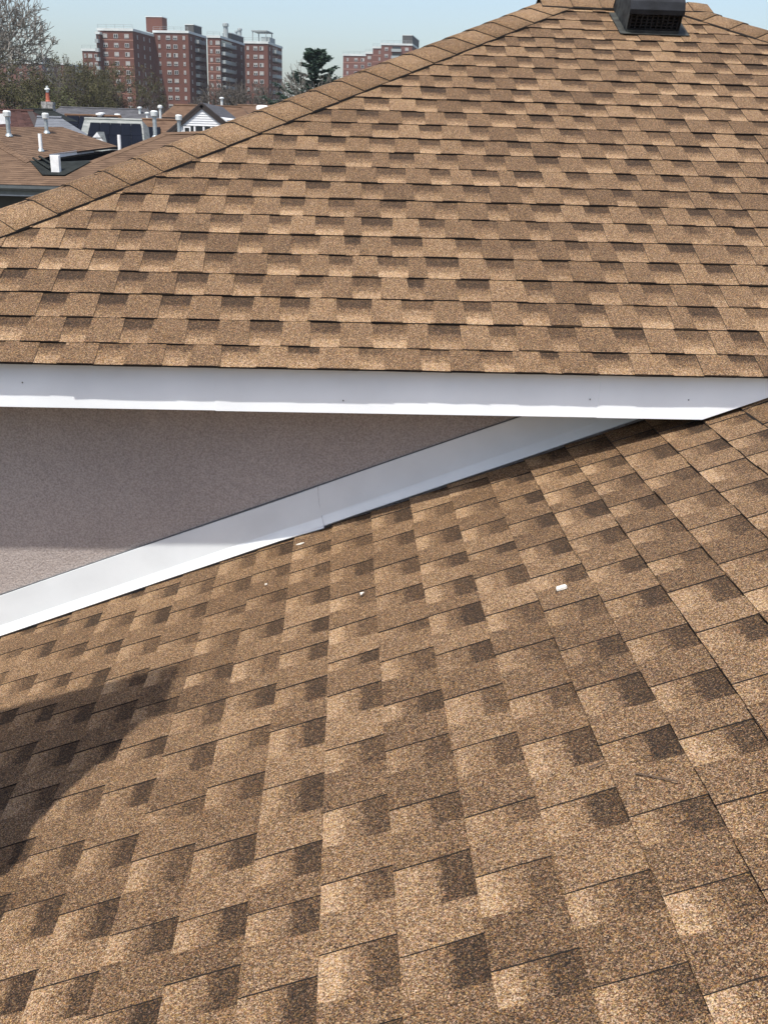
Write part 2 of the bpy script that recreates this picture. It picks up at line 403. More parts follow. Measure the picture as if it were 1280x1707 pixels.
# the three roof faces turned away (stepped courses, too far round to pick single shingles)
M['brownfar'] = far_shingle('brown_shingle_far', (.13, .078, .045), (.27, .17, .10))
def stepped(name, A, B, C, D, mat, parent, rows, lift=.010):
    """Roof face eave A-B, ridge D-C, as overlapping course strips."""
    k = MB(); A, B, C, D = map(Vector, (A, B, C, D)); n = (B-A).cross(D-A).normalized()
    for i in range(rows):
        t0, t1 = i/rows, min(1, (i+1.12)/rows)
        a, b, c, d = A.lerp(D, t0), B.lerp(C, t0), B.lerp(C, t1), A.lerp(D, t1)
        k.poly([a+n*lift, b+n*lift, c, d]); k.poly([a-n*.004, b-n*.004, b+n*lift, a+n*lift])
    o = k.build(name, mat, parent); tag(o, kind='stuff'); return o
ez = upp.P(0, VE).z; ey = upp.P(0, VE).y; rz_ = upp.P(0, RIDGE_V).z
back_y = 2*RIDGE_Y-ey
cA, cB, cC, cD = Vector((e0[0], ey, ez)), Vector((e0[1], ey, ez)), Vector((e0[1], back_y, ez)), Vector((e0[0], back_y, ez))
rL, rR = Vector((r0[0], RIDGE_Y, rz_)), Vector((r0[1], RIDGE_Y, rz_))
stepped('shingle_courses', cD, cA, rL, rL, M['brownfar'], house, 25)
stepped('shingle_courses', cB, cC, rR, rR, M['brownfar'], house, 25)
stepped('shingle_courses', cC, cD, rL, rR, M['brownfar'], house, 25)
Rx = low.P(0, low_top).x; Rz = low.P(0, low_top).z
stepped('shingle_courses', (Rx+3.2, LOW_YN, Rz-3.2*math.tan(TL)), (Rx+3.2, 3.4, Rz-3.2*math.tan(TL)), (Rx, 3.4, Rz), (Rx, LOW_YN, Rz), M['brownfar'], house, 24)
# hip and ridge caps
def cap_run(A, B, nl, nr, half, step, first=0.0, lift=.010):
    """Folded caps from A (low end) to B; nl / nr point down each face, square to the run."""
    A, B = Vector(A), Vector(B); d = (B-A).normalized(); L = (B-A).length; up = -(nl+nr).normalized()
    prof = [(-1, 1.0), (-1, .5), (-1, .16), (0, .05), (0, -.05), (1, .16), (1, .5), (1, 1.0)]
    s = first; idx = 0
    while s < L-.05:
        sb = SB(); ln = min(step+.07, L-s+.03); jit = rs.uniform(-.006, .006); rows = []
        col = (0, 0, rs.choice((.45, .6, .75, .85))+.1)
        for q, (t, h) in enumerate(((0, lift+.006), (.4, lift+.004), (1, lift-.003))):
            row = []
            for (sd_, w) in prof:
                dirv = nl if sd_ < 0 else nr
                if sd_ == 0: p = A+d*(s+ln*t)+up*(h-.004)+(nl if w < 0 else nr)*.02
                else: p = A+d*(s+ln*t+jit*(w))+dirv*(half*w*(1-.03*t))+up*h*(1-.35*w*.5)
                row.append(p)
            rows.append(row)
        # mesh in world axes
        def add(pts, m, c):
            b = len(sb.v); sb.v += [tuple(p) for p in pts]; sb.f.append(tuple(range(b, b+len(pts)))); sb.m.append(m); sb.c.append(c)
        for q in range(2):
            for i in range(7): add([rows[q][i], rows[q][i+1], rows[q+1][i+1], rows[q+1][i]], 0, col)
        dn = -up*.0075
        for i in range(7): add([rows[0][i]+dn, rows[0][i+1]+dn, rows[0][i+1], rows[0][i]], 1, (0, 0, 0))
        for e in (0, 7):
            for q in range(2): add([rows[q][e], rows[q+1][e], rows[q+1][e]+dn*1.2, rows[q][e]+dn*1.2], 1, (0, 0, 0))
        me = bpy.data.meshes.new('cap'); me.from_pydata(sb.v, [], sb.f)
        me.materials.append(M['gran']); me.materials.append(M['edge']); me.polygons.foreach_set('material_index', sb.m)
        bm = bmesh.new(); bm.from_mesh(me); bmesh.ops.remove_doubles(bm, verts=bm.verts, dist=1e-6); bmesh.ops.recalc_face_normals(bm, faces=bm.faces); bm.to_mesh(me); bm.free()
        paint(me, lambda p: col, .3)
        me.polygons.foreach_set('use_smooth', [m_ == 0 for m_ in [p.material_index for p in me.polygons]])
        hchild(link('cap_shingle', me)); s += step; idx += 1
def inface(d, n):                                     # direction in a face, square to d, pointing down
    w = d.cross(n).normalized(); return w if w.z < 0 else -w
nF = upp.n.copy(); nL = Vector((-math.sin(TU), 0, math.cos(TU))); nR = Vector((math.sin(TU), 0, math.cos(TU))); nB = Vector((0, math.sin(TU), math.cos(TU)))
off = Vector((0, 0, .004))
d1 = (rL-cA).normalized(); cap_run(cA+off, rL+off, inface(d1, nL), inface(d1, nF), .178, .17, .05)
d2 = (rR-cB).normalized(); cap_run(cB+off, rR+off, inface(d2, nF), inface(d2, nR), .178, .17, .05)
d3 = Vector((1, 0, 0)); cap_run(rL-d3*.07+Vector((0, 0, .012)), rR+d3*.10+Vector((0, 0, .012)), inface(d3, nB), inface(d3, nF), .165, .17)
d4 = Vector((0, 1, 0)); cap_run((Rx, LOW_YN, Rz), (Rx, 3.40, Rz), inface(d4, low.n), inface(d4, nR), .165, .17)
# walls
FY, FZ0, FZ1 = 3.162, H-.837, H-.676                  # fascia face, bottom, top
k = MB(); k.box((e0[0]+.32, 3.41, 0), (e0[1]-.32, back_y-.32, FZ0+.012)); k.build('wall', M['stucco'], house)
k = MB()                                              # storey under the lower roof
zl = lambda x: low.P(0, 0).z+(x-low.P(0, 0).x)*math.tan(TL)-.06
xa, xb = low.P(0, LOW_K0*E_X).x+.3, Rx+2.9
k.extrude([(xa, LOW_YN+.2, 0), (xb, LOW_YN+.2, 0), (xb, LOW_YN+.2, zl(Rx)-(xb-Rx)*math.tan(TL)), (Rx, LOW_YN+.2, zl(Rx)), (xa, LOW_YN+.2, zl(xa))], Vector((0, 3.40-LOW_YN-.2, 0)))
k.build('lower_wall', M['stucco'], house)
# fascia boards: three lengths, the last one cut to the slope of the lower roof
fl = lambda x: H-LOW_H+math.tan(TL)*x+.016            # just above the lower roof
def fascia(x0, x1, cut=None, y=FY, dz=0):
    k = MB(); z0 = FZ0+dz
    if cut is None: pts = [(x0, y, z0), (x1, y, z0), (x1, y, FZ1), (x0, y, FZ1)]
    else:
        xc = (z0-fl(0))/math.tan(TL); xt = (FZ1-fl(0))/math.tan(TL)
        pts = [(x0, y, z0), (xc, y, z0), (xt, y, FZ1), (x0, y, FZ1)]
    k.extrude(pts, Vector((0, .02, 0)))
    o = k.build('fascia_board', M['white'], house, bevel=.0015); return o
fascia(e0[0]+.06, -.40); fascia(-.401, .845, dz=-.0012, y=FY-.0012); fc = fascia(.82, 0, cut=True, y=FY-.003, dz=-.002)
for (fx, fy) in ((38, 637), (572, 667), (983, 665), (1147, 666)):
    p = at(fx, fy, FY); k = MB(); k.lathe((p.x, FY-.0045, p.z), [(0, .001), (.0022, .0005), (.0026, -.001)], 8, axis=Vector((0, -1, 0))); k.build('nail_head', M['nail'], house)
k = MB(); k.box((Rx+.35, FY, FZ0), (e0[1]-.06, FY+.02, FZ1)); k.build('fascia_board', M['white'], house)
for (y0_, y1_, x_) in ((FY+.021, back_y-.06, e0[0]+.055), (FY+.021, back_y-.06, e0[1]-.075)):
    k = MB(); k.box((x_, y0_, FZ0), (x_+.02, y1_, FZ1)); k.build('fascia_board', M['white'], house)
k = MB(); xcut = (FZ0-fl(0))/math.tan(TL)
k.box((e0[0]+.08, FY+.021, FZ0+.003), (xcut-.03, 3.409, FZ0+.010)); k.build('soffit', M['white'], house)
# wall flashing: bent white metal in two lengths lapped at a seam
def flashing(x0, x1, y, top=.138, skew=0):
    k = MB(); s = math.tan(TL)
    zb = lambda x: H-LOW_H+s*x+.012
    N = 14
    prof = [(0, top), (-.0005, .030), (-.004, .022), (-.017, .004), (-.019, .000), (-.015, -.004), (.004, .012), (.004, top)]
    xs = [x0+(x1-x0)*i/N for i in range(N+1)]
    rows = []
    for i, x in enumerate(xs):
        wob = .0012*math.sin(x*7.3)+.0008*math.sin(x*17)
        rows.append([Vector((x+(skew*(1-h/top) if i == N else 0), y+dy+wob*(1 if h < .03 else .3), zb(x)+h/math.cos(TL)+(.0012*math.sin(x*5.1) if h > .1 else 0))) for dy, h in prof])
    for i in range(N):
        for j in range(len(prof)): k.poly([rows[i][j], rows[i+1][j], rows[i+1][(j+1) % 8], rows[i][(j+1) % 8]])
    k.poly(rows[0]); k.poly(rows[-1][::-1])
    return k.build('flashing', M['flash'], house)
sx_ = at(530, 850, 3.4).x
flashing(e0[0]+.2, sx_, 3.3988, skew=.022); flashing(sx_-.06, 1.10, 3.4005)
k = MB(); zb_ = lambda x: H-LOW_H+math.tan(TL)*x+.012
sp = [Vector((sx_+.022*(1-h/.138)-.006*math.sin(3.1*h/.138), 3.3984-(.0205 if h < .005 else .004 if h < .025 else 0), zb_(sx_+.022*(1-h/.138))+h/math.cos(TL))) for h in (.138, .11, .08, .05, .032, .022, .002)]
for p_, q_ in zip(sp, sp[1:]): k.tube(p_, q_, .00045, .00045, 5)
k.build('lap_shadow_line', M['seam'], house)  # thin dark tube drawn as the shadow of the lap
k = MB(); s_ = math.tan(TL)
for i in range(6):
    x0_, x1_ = -2.0+i*.6, -2.0+(i+1)*.6
    k.extrude([(x0_, 3.4045, H-LOW_H+s_*x0_+.160), (x1_, 3.4045, H-LOW_H+s_*x1_+.160), (x1_, 3.4045, H-LOW_H+s_*x1_+.163), (x0_, 3.4045, H-LOW_H+s_*x0_+.163)], Vector((0, .006, 0)))
k.build('top_gap_line', M['seam'], house)  # dark strip drawn along the gap at the flashing's top
# box vent beside the ridge
def roof_vent():
    pc = Vector((0, 0, 0)); dl = ray(1040, 53); n = upp.n; t = (upp.P(0, 0)-EYE).dot(n)/dl.dot(n); P0 = EYE+dl*t
    u0 = P0.x; v0 = (P0.y-UP_Y0)/math.cos(TU)-.035; w = .285
    root = MB(); A = lambda u, v, c: upp.P(u, v, c+.012)
    # flange sheet
    root.extrude([A(u0-.035, v0-.030, 0), A(u0+w+.055, v0-.030, 0), A(u0+w+.055, v0+.30, 0), A(u0-.035, v0+.30, 0)], n*.003)
    fl_ = root.build('vent_flange', M['flange'], house)
    side = [(0.0, 0.003), (-.012, .115), (.010, .150), (.06, .172), (.30, .150), (.36, .003)]
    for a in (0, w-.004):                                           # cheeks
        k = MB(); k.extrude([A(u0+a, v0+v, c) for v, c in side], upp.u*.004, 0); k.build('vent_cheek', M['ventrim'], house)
    k = MB()                                                        # hood
    hs = [(-.022, .098), (-.020, .122), (.006, .155), (.06, .178), (.30, .156), (.365, .004)]
    hi = [(-.018, .098), (-.016, .120), (.008, .151), (.06, .173), (.30, .151), (.36, .004)]
    for i in range(len(hs)-1):
        q = [A(u0-.004, v0+hs[i][0], hs[i][1]), A(u0-.004, v0+hs[i+1][0], hs[i+1][1]), A(u0-.004, v0+hi[i+1][0], hi[i+1][1]), A(u0-.004, v0+hi[i][0], hi[i][1])]
        k.extrude(q, upp.u*(w+.008))
    k.build('vent_hood', M['blackmetal'], house, bevel=.002)
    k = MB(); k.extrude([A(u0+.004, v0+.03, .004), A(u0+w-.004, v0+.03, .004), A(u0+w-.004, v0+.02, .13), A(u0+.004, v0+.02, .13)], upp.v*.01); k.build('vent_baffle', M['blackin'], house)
    for i in range(10):                                             # louvre bars
        uu = u0+.012+i*(w-.03)/9
        k = MB(); k.extrude([A(uu, v0+.002, .004), A(uu+.007, v0+.002, .004), A(uu+.007, v0-.010, .108), A(uu, v0-.010, .108)], upp.v*.012); k.build('louvre_bar', M['blackmetal'], house)
    for i in range(6):
        cc = .016+i*.0165
        k = MB(); k.extrude([A(u0+.006, v0+.003-.0011*i, cc), A(u0+w-.006, v0+.003-.0011*i, cc), A(u0+w-.006, v0+.003-.0011*i, cc+.005), A(u0+.006, v0+.003-.0011*i, cc+.005)], upp.v*.010); k.build('louvre_slat', M['blackmetal'], house)
    k = MB(); k.extrude([A(u0+.002, v0-.006, .003), A(u0+w-.002, v0-.006, .003), A(u0+w-.002, v0-.004, .013), A(u0+.002, v0-.004, .013)], upp.v*.012); k.build('vent_sill', M['flange'], house)
roof_vent()
# chimney added out of view, shaped to throw the shadow at the left
def chimney():
    dx, dy = -SUN_DIR.x, -SUN_DIR.y
    cx1, cy0 = -.784-.20*dx/dy*1.0-.02, 1.987-.20-.03           # corner that draws the shadow's right edge
    x1, y0 = cx1, cy0-.10; x0, y1 = x1-.66, y0+.30
    zt = H+.27
    zb = low.P(0, 0).z+(x0-low.P(0, 0).x)*math.tan(TL)-.1
    k = MB(); k.box((x0, y0, zb), (x1, y1, zt-1.24)); k.build('chimney', M['redbrick'], house)  # body of the added shadow caster
    k = MB(); k.box((x0-.03, y0-.03, zt-1.24), (x1+.03, y1+.03, zt-1.17)); k.build('shadow_caster_crown', M['concrete'], house)
    k = MB(); k.box((x0+.30, y0+.03, zt-1.17), (x1-.02, y1-.03, zt-.06)); k.build('shadow_caster_flue', M['clay'], house)
    k = MB(); k.box((x0-.02, y0+.02, zt-.06), (x1+.01, y1-.02, zt)); k.build('shadow_caster_cap', M['concrete'], house)
chimney()
# small litter on the lower roof
def lowpt(x, y):
    d = ray(x, y); t = (low.P(0, 0)-EYE).dot(low.n)/d.dot(low.n); return EYE+d*t
def chip(x, y, poly, label, mat, h=.004, name='paint_chip', cat='debris'):
    P = lowpt(x, y)+low.n*.0125; k = MB()
    k.extrude([P+low.u*a+low.v*b for a, b in poly], low.n*h)
    tag(k.build(name, mat), label, cat)
chip(939, 988, [(-.008, -.012), (.006, -.015), (.009, .010), (.003, .013), (-.007, .010)], 'largest white chip, lying alone on the right half of the lower roof', M['chip'], .006)
chip(502, 913, [(-.006, -.014), (.004, .0), (-.002, .016), (-.006, .004)], 'white sliver lying close under the flashing seam', M['chip'], .003)
chip(606, 996, [(-.006, -.006), (.009, -.004), (-.004, .006)], 'small white triangular chip in the middle of the lower roof', M['chip'], .003)
chip(446, 980, [(-.004, -.004), (.004, -.003), (.003, .003), (-.003, .004)], 'tiny white crumb left of the triangular chip', M['chip'], .003)
def twig(pts, r, label):
    k = MB(); P = [lowpt(*p)+low.n*.0145 for p in pts]
    for a, b in zip(P, P[1:]): k.tube(a, b, r, r*.8, 5, 0)
    tag(k.build('twig', M['twig']), label, 'twig')
twig([(985, 1290), (998, 1285), (1010, 1279)], .0022, 'short straight dark twig on a shingle near the right edge')
twig([(1062, 1300), (1085, 1304), (1110, 1309), (1133, 1314)], .0016, 'longer thin brown twig right of the short twig')
print('shingles', NSH)

# ------------------------------------------------------------------ neighbouring roofs
M['ngran'] = far_shingle('neighbour_shingle', (.085, .053, .034), (.155, .100, .064))
M['darkred'] = far_shingle('dark_red_shingle', (.035, .018, .016), (.075, .038, .032))
M['greyblue'] = far_shingle('blue_grey_shingle', (.10, .11, .125), (.15, .16, .18))
M['greyroof'] = far_shingle('dark_grey_shingle', (.055, .055, .06), (.10, .10, .108))
M['slate'] = far_shingle('pale_grey_slate', (.17, .185, .175), (.30, .31, .295))
M['brown2'] = far_shingle('ruddy_brown_shingle', (.080, .047, .030), (.150, .094, .060))
M['membrane'] = plain('dark_roof_membrane', (.020, .023, .022), .9, var=.3, scale=3, spec=.08)
M['shade_black'] = plain('black_shade', (.010, .010, .010), .95, spec=.05)  # black that paints the shade in the neighbour's recess
M['solar'] = plain('solar_glass', (.005, .006, .010), .5, 0, .2, 2, spec=.06)
M['siding'] = plain('white_siding', (.66, .67, .67), .6, var=.06)
M['trim'] = plain('white_trim', (.75, .75, .74), .5)
M['darktrim'] = plain('dark_brown_trim', (.028, .020, .017), .7)
M['gutter'] = plain('grey_gutter', (.12, .13, .13), .45, .4)
M['glass'] = plain('window_glass', (.02, .024, .028), .12)
M['darkwall'] = plain('dark_wall', (.06, .058, .055), .9)
M['greywall'] = plain('grey_wall', (.30, .31, .32), .85)
M['nedge'] = plain('shingle_butt', (.045, .028, .019), .95)
def sheet(k, pts, th=.06, m=0):
    pts = [Vector(p) for p in pts]; n = (pts[1]-pts[0]).cross(pts[2]-pts[0]).normalized()
    if n.z < 0: n = -n
    k.extrude(pts, -n*th, m)
def neighbour():
    Ye, ze, G_ = 34.0, H-1.80, 2.9; t = math.tan(TU)
    root = thing('neighbour_house', (-9.0, 36.5, 0), 'brown hip roofed neighbour house left of the foreground hip, with white corner board', 'house')
    nrm = Vector((0, -math.sin(TU), math.cos(TU))); Pe = Vector((0, Ye, ze))
    def p1(x, y, lift=0):
        d = ray(x, y); s = (Pe-EYE).dot(nrm)/d.dot(nrm); return EYE+d*s+nrm*lift
    # front slope with its notch, cut out of stepped courses
    pts = [p1(x, y) for x, y in ((-160, 150), (0, 232), (52, 270), (71, 293), (108, 293.5), (150, 270), (275, 222), (350, 219.5))]
    tip = pts[-1]
    poly = [Vector((-26, Ye, ze)), Vector((3.4, Ye, ze)), Vector((0.6, tip.y, tip.z))]+pts[::-1]
    k = MB()
    uvp = [(p.x, (p.y-Ye)/math.cos(TU)) for p in poly]
    vmax = max(v for _, v in uvp); i = 0; ex = .143
    bm = bmesh.new(); sp_ = lambda p: (p.x, (p.y-Ye)/math.cos(TU)); f2 = [sp_(p) for p in pts]; xa_, xb_ = f2[3][0], f2[4][0]
    for ring in ([(-26, 0), (xa_, 0), f2[3], f2[2], f2[1], f2[0]], [(xa_, 0), (xb_, 0), f2[4], f2[3]], [(xb_, 0), (3.4, 0), sp_(poly[2]), f2[7], f2[6], f2[5], f2[4]]):
        bm.faces.new([bm.verts.new((u, v, 0)) for u, v in ring])
    while i*ex < vmax:
        bmesh.ops.bisect_plane(bm, geom=bm.verts[:]+bm.edges[:]+bm.faces[:], plane_co=(0, i*ex, 0), plane_no=(0, 1, 0)); i += 1
    bmesh.ops.triangulate(bm, faces=bm.faces[:])
    sl = Slope((0, Ye, ze), (1, 0, 0), (0, math.cos(TU), math.sin(TU)))
    for f in bm.faces:
        row = math.floor(f.calc_center_median().y/ex)
        k.poly([sl.P(v.co.x, v.co.y, .008*(1-(v.co.y-row*ex)/ex)) for v in f.verts])
    for r_ in range(1, i):                              # butt edges of the courses
        xs = sorted(e_.verts[j].co.x for e_ in bm.edges for j in (0, 1) if all(abs(v.co.y-r_*ex) < 1e-4 for v in e_.verts))
        for e_ in bm.edges:
            if all(abs(v.co.y-r_*ex) < 1e-4 for v in e_.verts):
                a, b = e_.verts; k.poly([sl.P(a.co.x, a.co.y, 0), sl.P(b.co.x, b.co.y, 0), sl.P(b.co.x, b.co.y, .008), sl.P(a.co.x, a.co.y, .008)], 1)
    bm.free()
    tag(k.build('front_slope', [M['ngran'], M['nedge']], root), kind='stuff')
    # side slope behind the left hip
    a, b = p1(0, 232), p1(52, 270); a0 = p1(-160, 150)
    far = at(196, 243.5, 40.0); nn = (b-a).cross(far-a).normalized()
    if nn.z < 0: nn = -nn
    def p2(x, y):
        d = ray(x, y); s = (a-EYE).dot(nn)/d.dot(nn); return EYE+d*s
    eaveA, eaveB = p2(82, 258), p2(196, 243.5)
    top0, top1 = p2(0, 211), p2(104, 211)
    k = MB(); ups = [a0, a, b, p2(82, 260), eaveA, eaveB, top1, top0, p2(-160, 190)]
    # courses on the side slope run with its eave
    e_dir = (eaveB-eaveA).normalized(); s_dir = nn.cross(e_dir).normalized()
    if s_dir.z < 0: s_dir = -s_dir
    loc = [((p-eaveA).dot(e_dir), (p-eaveA).dot(s_dir)) for p in ups]
    bm = bmesh.new(); bm.faces.new([bm.verts.new((u, v, 0)) for u, v in loc]); v0 = min(v for _, v in loc); v1 = max(v for _, v in loc)
    i0, i1 = math.floor(v0/.143), math.ceil(v1/.143)
    for i in range(i0, i1): bmesh.ops.bisect_plane(bm, geom=bm.verts[:]+bm.edges[:]+bm.faces[:], plane_co=(0, i*.143, 0), plane_no=(0, 1, 0))
    bmesh.ops.triangulate(bm, faces=bm.faces[:])
    W_ = lambda u, v, c: eaveA+e_dir*u+s_dir*v+nn*c
    for f in bm.faces:
        row = math.floor(f.calc_center_median().y/.143); k.poly([W_(v.co.x, v.co.y, .008*(1-(v.co.y-row*.143)/.143)) for v in f.verts])
    for e_ in bm.edges:
        y_ = e_.verts[0].co.y
        if abs(y_-e_.verts[1].co.y) < 1e-4 and abs(y_/.143-round(y_/.143)) < 1e-3:
            p, q = e_.verts; k.poly([W_(p.co.x, y_, 0), W_(q.co.x, y_, 0), W_(q.co.x, y_, .008), W_(p.co.x, y_, .008)], 1)
    bm.free()
    tag(k.build('side_slope', [M['ngran'], M['nedge']], root), kind='stuff')
    # hip caps along both hips
    def caps(A, B, w):
        d = (B-A); L = d.length; d.normalize(); c = d.cross(Vector((0, 0, 1))).normalized(); s = 0
        while s < L-.05:
            k = MB(); p, q = A+d*s, A+d*min(L, s+.22); up = Vector((0, 0, 1))
            k.poly([p+c*w-up*.03, p+up*.045, q+up*.038, q+c*w-up*.04]); k.poly([p+up*.045, p-c*w-up*.03, q-c*w-up*.04, q+up*.038]); k.poly([p+c*w-up*.03, p-c*w-up*.03, p+up*.045])
            k.build('cap_shingle', M['ngran'], root); s += .17
    caps(b+(a-b)*.02, a0, .17); caps(p1(150, 270), p1(275, 222), .17); caps(p1(275, 222), p1(350, 219.5), .16)
    # hidden back slopes close the roof over the rooms
    k = MB(); q0, q1, q2 = p1(108, 293.5), p1(275, 222), p1(350, 219.5)
    sheet(k, [q0, q1, q1+Vector((-.6, 3.5, -1.5)), q0+Vector((.9, 4.5, -1.1))]); sheet(k, [q1, Vector((.6, tip.y, tip.z)), Vector((.6, tip.y+3.5, tip.z-1.5)), q1+Vector((-.6, 3.5, -1.5))])
    k.build('back_slope', M['ngran'], root)
    # the sunk corner with its membrane, and the wall under the raised eave
    k = MB(); mem = [p1(50, 269, .05), p1(71, 293, .05), p1(108, 293.5, .05), p1(150, 271, .03), p1(170, 263, -.05), p1(120, 262, -.12), p1(84, 266, -.06)]
    k.extrude(mem, -nrm*.02); k.build('membrane', M['membrane'], root)
    for (xa, ya, xb, yb) in ((56, 266, 84, 284), (66, 263, 86, 275)):
        k = MB(); A, B = p1(xa, ya, .06), p1(xb, yb, .06); k.tube(A, B, .04, .04, 5); k.build('membrane_rib', M['membrane'], root)
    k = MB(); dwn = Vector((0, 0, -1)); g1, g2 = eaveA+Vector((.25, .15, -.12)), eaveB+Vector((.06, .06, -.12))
    k.extrude([g1, g2, Vector((g2.x, g2.y, H-5)), Vector((g1.x, g1.y, H-4))], Vector((-.3, .25, 0))); k.build('recess_wall', M['shade_black'], root)  # wall coloured black to carry the deep shade under the eave
    k = MB(); c1, c2 = eaveA, p2(128, 251.5); k.extrude([c1+Vector((0, -.01, .03)), c2+Vector((0, -.01, .03)), c2+dwn*.10, c1+dwn*.13], Vector((.0, .05, 0))); k.build('fascia_board', M['trim'], root)
    k = MB(); c3 = eaveB; k.extrude([c2+dwn*.004, c3+dwn*.004, c3+dwn*.06, c2+dwn*.06], Vector((0, .05, 0))); k.build('fascia_board', M['darktrim'], root)
    bY = p1(90, 289).y; A = at(82.5, 258, bY); B = at(97, 258, bY); C = at(84.5, 290, bY)
    k = MB(); k.extrude([A, B, Vector((B.x-.005, B.y, C.z)), Vector((A.x+.012, A.y, C.z))], e_dir*.10); k.build('corner_board', M['trim'], root, bevel=.01)
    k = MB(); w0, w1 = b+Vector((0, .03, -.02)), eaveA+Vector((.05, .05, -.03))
    k.extrude([w0, w1, w1+dwn*2.0, w0+dwn*2.0], Vector((-.1, .2, 0))); k.extrude([w1, g1+Vector((0, .05, .09)), g1+Vector((0, .05, -2.0)), w1+dwn*2.0], Vector((-.1, .2, 0))); k.build('recess_shade_panel', M['shade_black'], root)  # black panels added to keep the recess gap dark
    k = MB(); k.box((-26, Ye+.022, ze-.30), (3.2, Ye+.05, ze-.006)); k.build('fascia_board', M['gutter'], root)
    k = MB(); k.box((-25.5, Ye+1.4, ze-.30), (2.9, 38.9, ze+.35)); k.build('dark_infill', M['shade_black'], root)  # black box added under the roof to darken the see-through gaps
    # gutter, soffit and wall
    k = MB(); x_ = -26.2; k.extrude([(x_, Ye-.14, ze-.02), (x_, Ye-.14, ze-.10), (x_, Ye-.10, ze-.17), (x_, Ye+.02, ze-.17), (x_, Ye+.02, ze-.04), (x_, Ye-.12, ze-.03)], Vector((29.4, 0, 0))); k.build('gutter', M['gutter'], root)
    k = MB(); k.box((-26, Ye+.021, ze-.34), (3.2, Ye+.8, ze-.30)); k.build('soffit', M['greywall'], root)
    k = MB(); k.box((-25.6, Ye+.75, 0), (3.0, 39.0, ze-.30)); k.build('wall', M['darkwall'], root)
    # pipes standing on it, each a thing of its own
    def pipe(base, ytop, xtop, r, mat, cap, label, name='vent_pipe', group=None, down=.05):
        Y = base.y; T = at(xtop, ytop, Y); o = thing(name, base, label, 'pipe', group)
        k = MB(); k.tube(base-Vector((0, 0, down)), Vector((base.x, Y, T.z)), r, r, 12); k.build('pipe', mat, o, smooth=False)
        k = MB(); k.lathe(base, [(r*1.9, -.01), (r*1.25, .07), (r*1.05, .08)], 12); k.build('collar', M['galv'], o)
        if cap:
            k = MB(); k.lathe((base.x, Y, T.z-.02), [(r*1.0, -.17), (r*1.7, -.15), (r*1.85, -.01), (r*1.4, .03), (0, .035)], 14); k.build('cap', M['cap'], o)
    pipe(p2(15, 226), 184, 11.5, .072, M['galv'], 1, 'grey capped vent pipe nearest the left edge, on the brown roof')
    pipe(p2(78, 221), 188, 75.5, .066, M['galv'], 1, 'grey capped vent pipe on the brown roof top, right of a white pipe')
    pipe(p2(68.5, 251), 222, 64, .060, M['pvc'], 0, 'white open pipe on the brown slope above the white corner board', 'white_pipe')
    b2 = at(200, 254, 38.6); pipe(b2, 224, 197.5, .060, M['pvc'], 0, 'white open pipe rising behind the brown hip, right of the dark recess', 'white_pipe', down=1.2)
    b3 = at(259, 229, 39.4); pipe(b3, 184, 254, .072, M['galv'], 1, 'tall grey capped vent pipe in front of the solar roof', down=1.2)
    b4 = at(299, 223, 39.6); pipe(b4, 191, 299, .066, M['galv'], 1, 'shorter grey capped vent pipe before the white gable', down=1.2)
neighbour()
def hip_house(name, label, Y, xl, xr, ye, yr, depth, rl, rr, roof, wall, over=.35, taper=False):
    """House whose front eave runs between columns xl and xr at row ye (distance Y); ridge row yr at Y+depth between columns rl and rr."""
    A, B = at(xl, ye, Y), at(xr, ye, Y); A.z = B.z = (A.z+B.z)/2; depth = 1.0
    for _ in range(30): depth = max(.6, (at((rl+rr)/2, yr, Y+depth).z-A.z)/.42)
    C, D = at(rr, yr, Y+depth), at(rl, yr, Y+depth); C.z = D.z = (C.z+D.z)/2
    root = thing(name, (A.x/2+B.x/2, Y+depth, 0), label, 'house')
    n = max(4, int((D-A).length/.16)); Yb = Y+2*depth
    stepped('front_slope', A, B, C, D, roof, root, n, .006)
    A2, B2 = Vector((A.x, Yb, A.z)), Vector((B.x*(Yb/Y if taper else 1), Yb, A.z))
    k = MB(); k.poly([A2, A, D]); k.poly([B, B2, C]); k.poly([B2, A2, D, C]); k.build('rear_slope', roof, root)
    k = MB(); k.box((A.x+over, Y+over, 0), (B.x-over, Yb-over, A.z-.10)); k.build('wall', wall, root)
    k = MB(); k.box((A.x+.02, Y+.01, A.z-.16), (B.x-.02, Y+.035, A.z-.015)); k.build('fascia_board', M['darktrim'], root)
    k = MB(); k.box((A.x+.03, Y+.04, A.z-.14), (B.x-.03, Yb-.04, A.z-.11)); k.build('soffit', M['darktrim'], root)
    k = MB(); k.tube(D+Vector((0, 0, .01)), C+Vector((0, 0, .01)), .07, .07, 6); k.build('ridge_cap', roof, root)
    return root, A, B, C, D
def on(A, B, C, D, s, t): return (A.lerp(B, s)).lerp(D.lerp(C, s), t)
def slab_on(root, name, F4, s0, s1, t0, t1, lift, th, mat):
    A, B, C, D = F4; n = (B-A).cross(D-A).normalized()
    k = MB(); k.extrude([on(A, B, C, D, s, t)+n*lift for s, t in ((s0, t0), (s1, t0), (s1, t1), (s0, t1))], n*th); return k.build(name, mat, root)
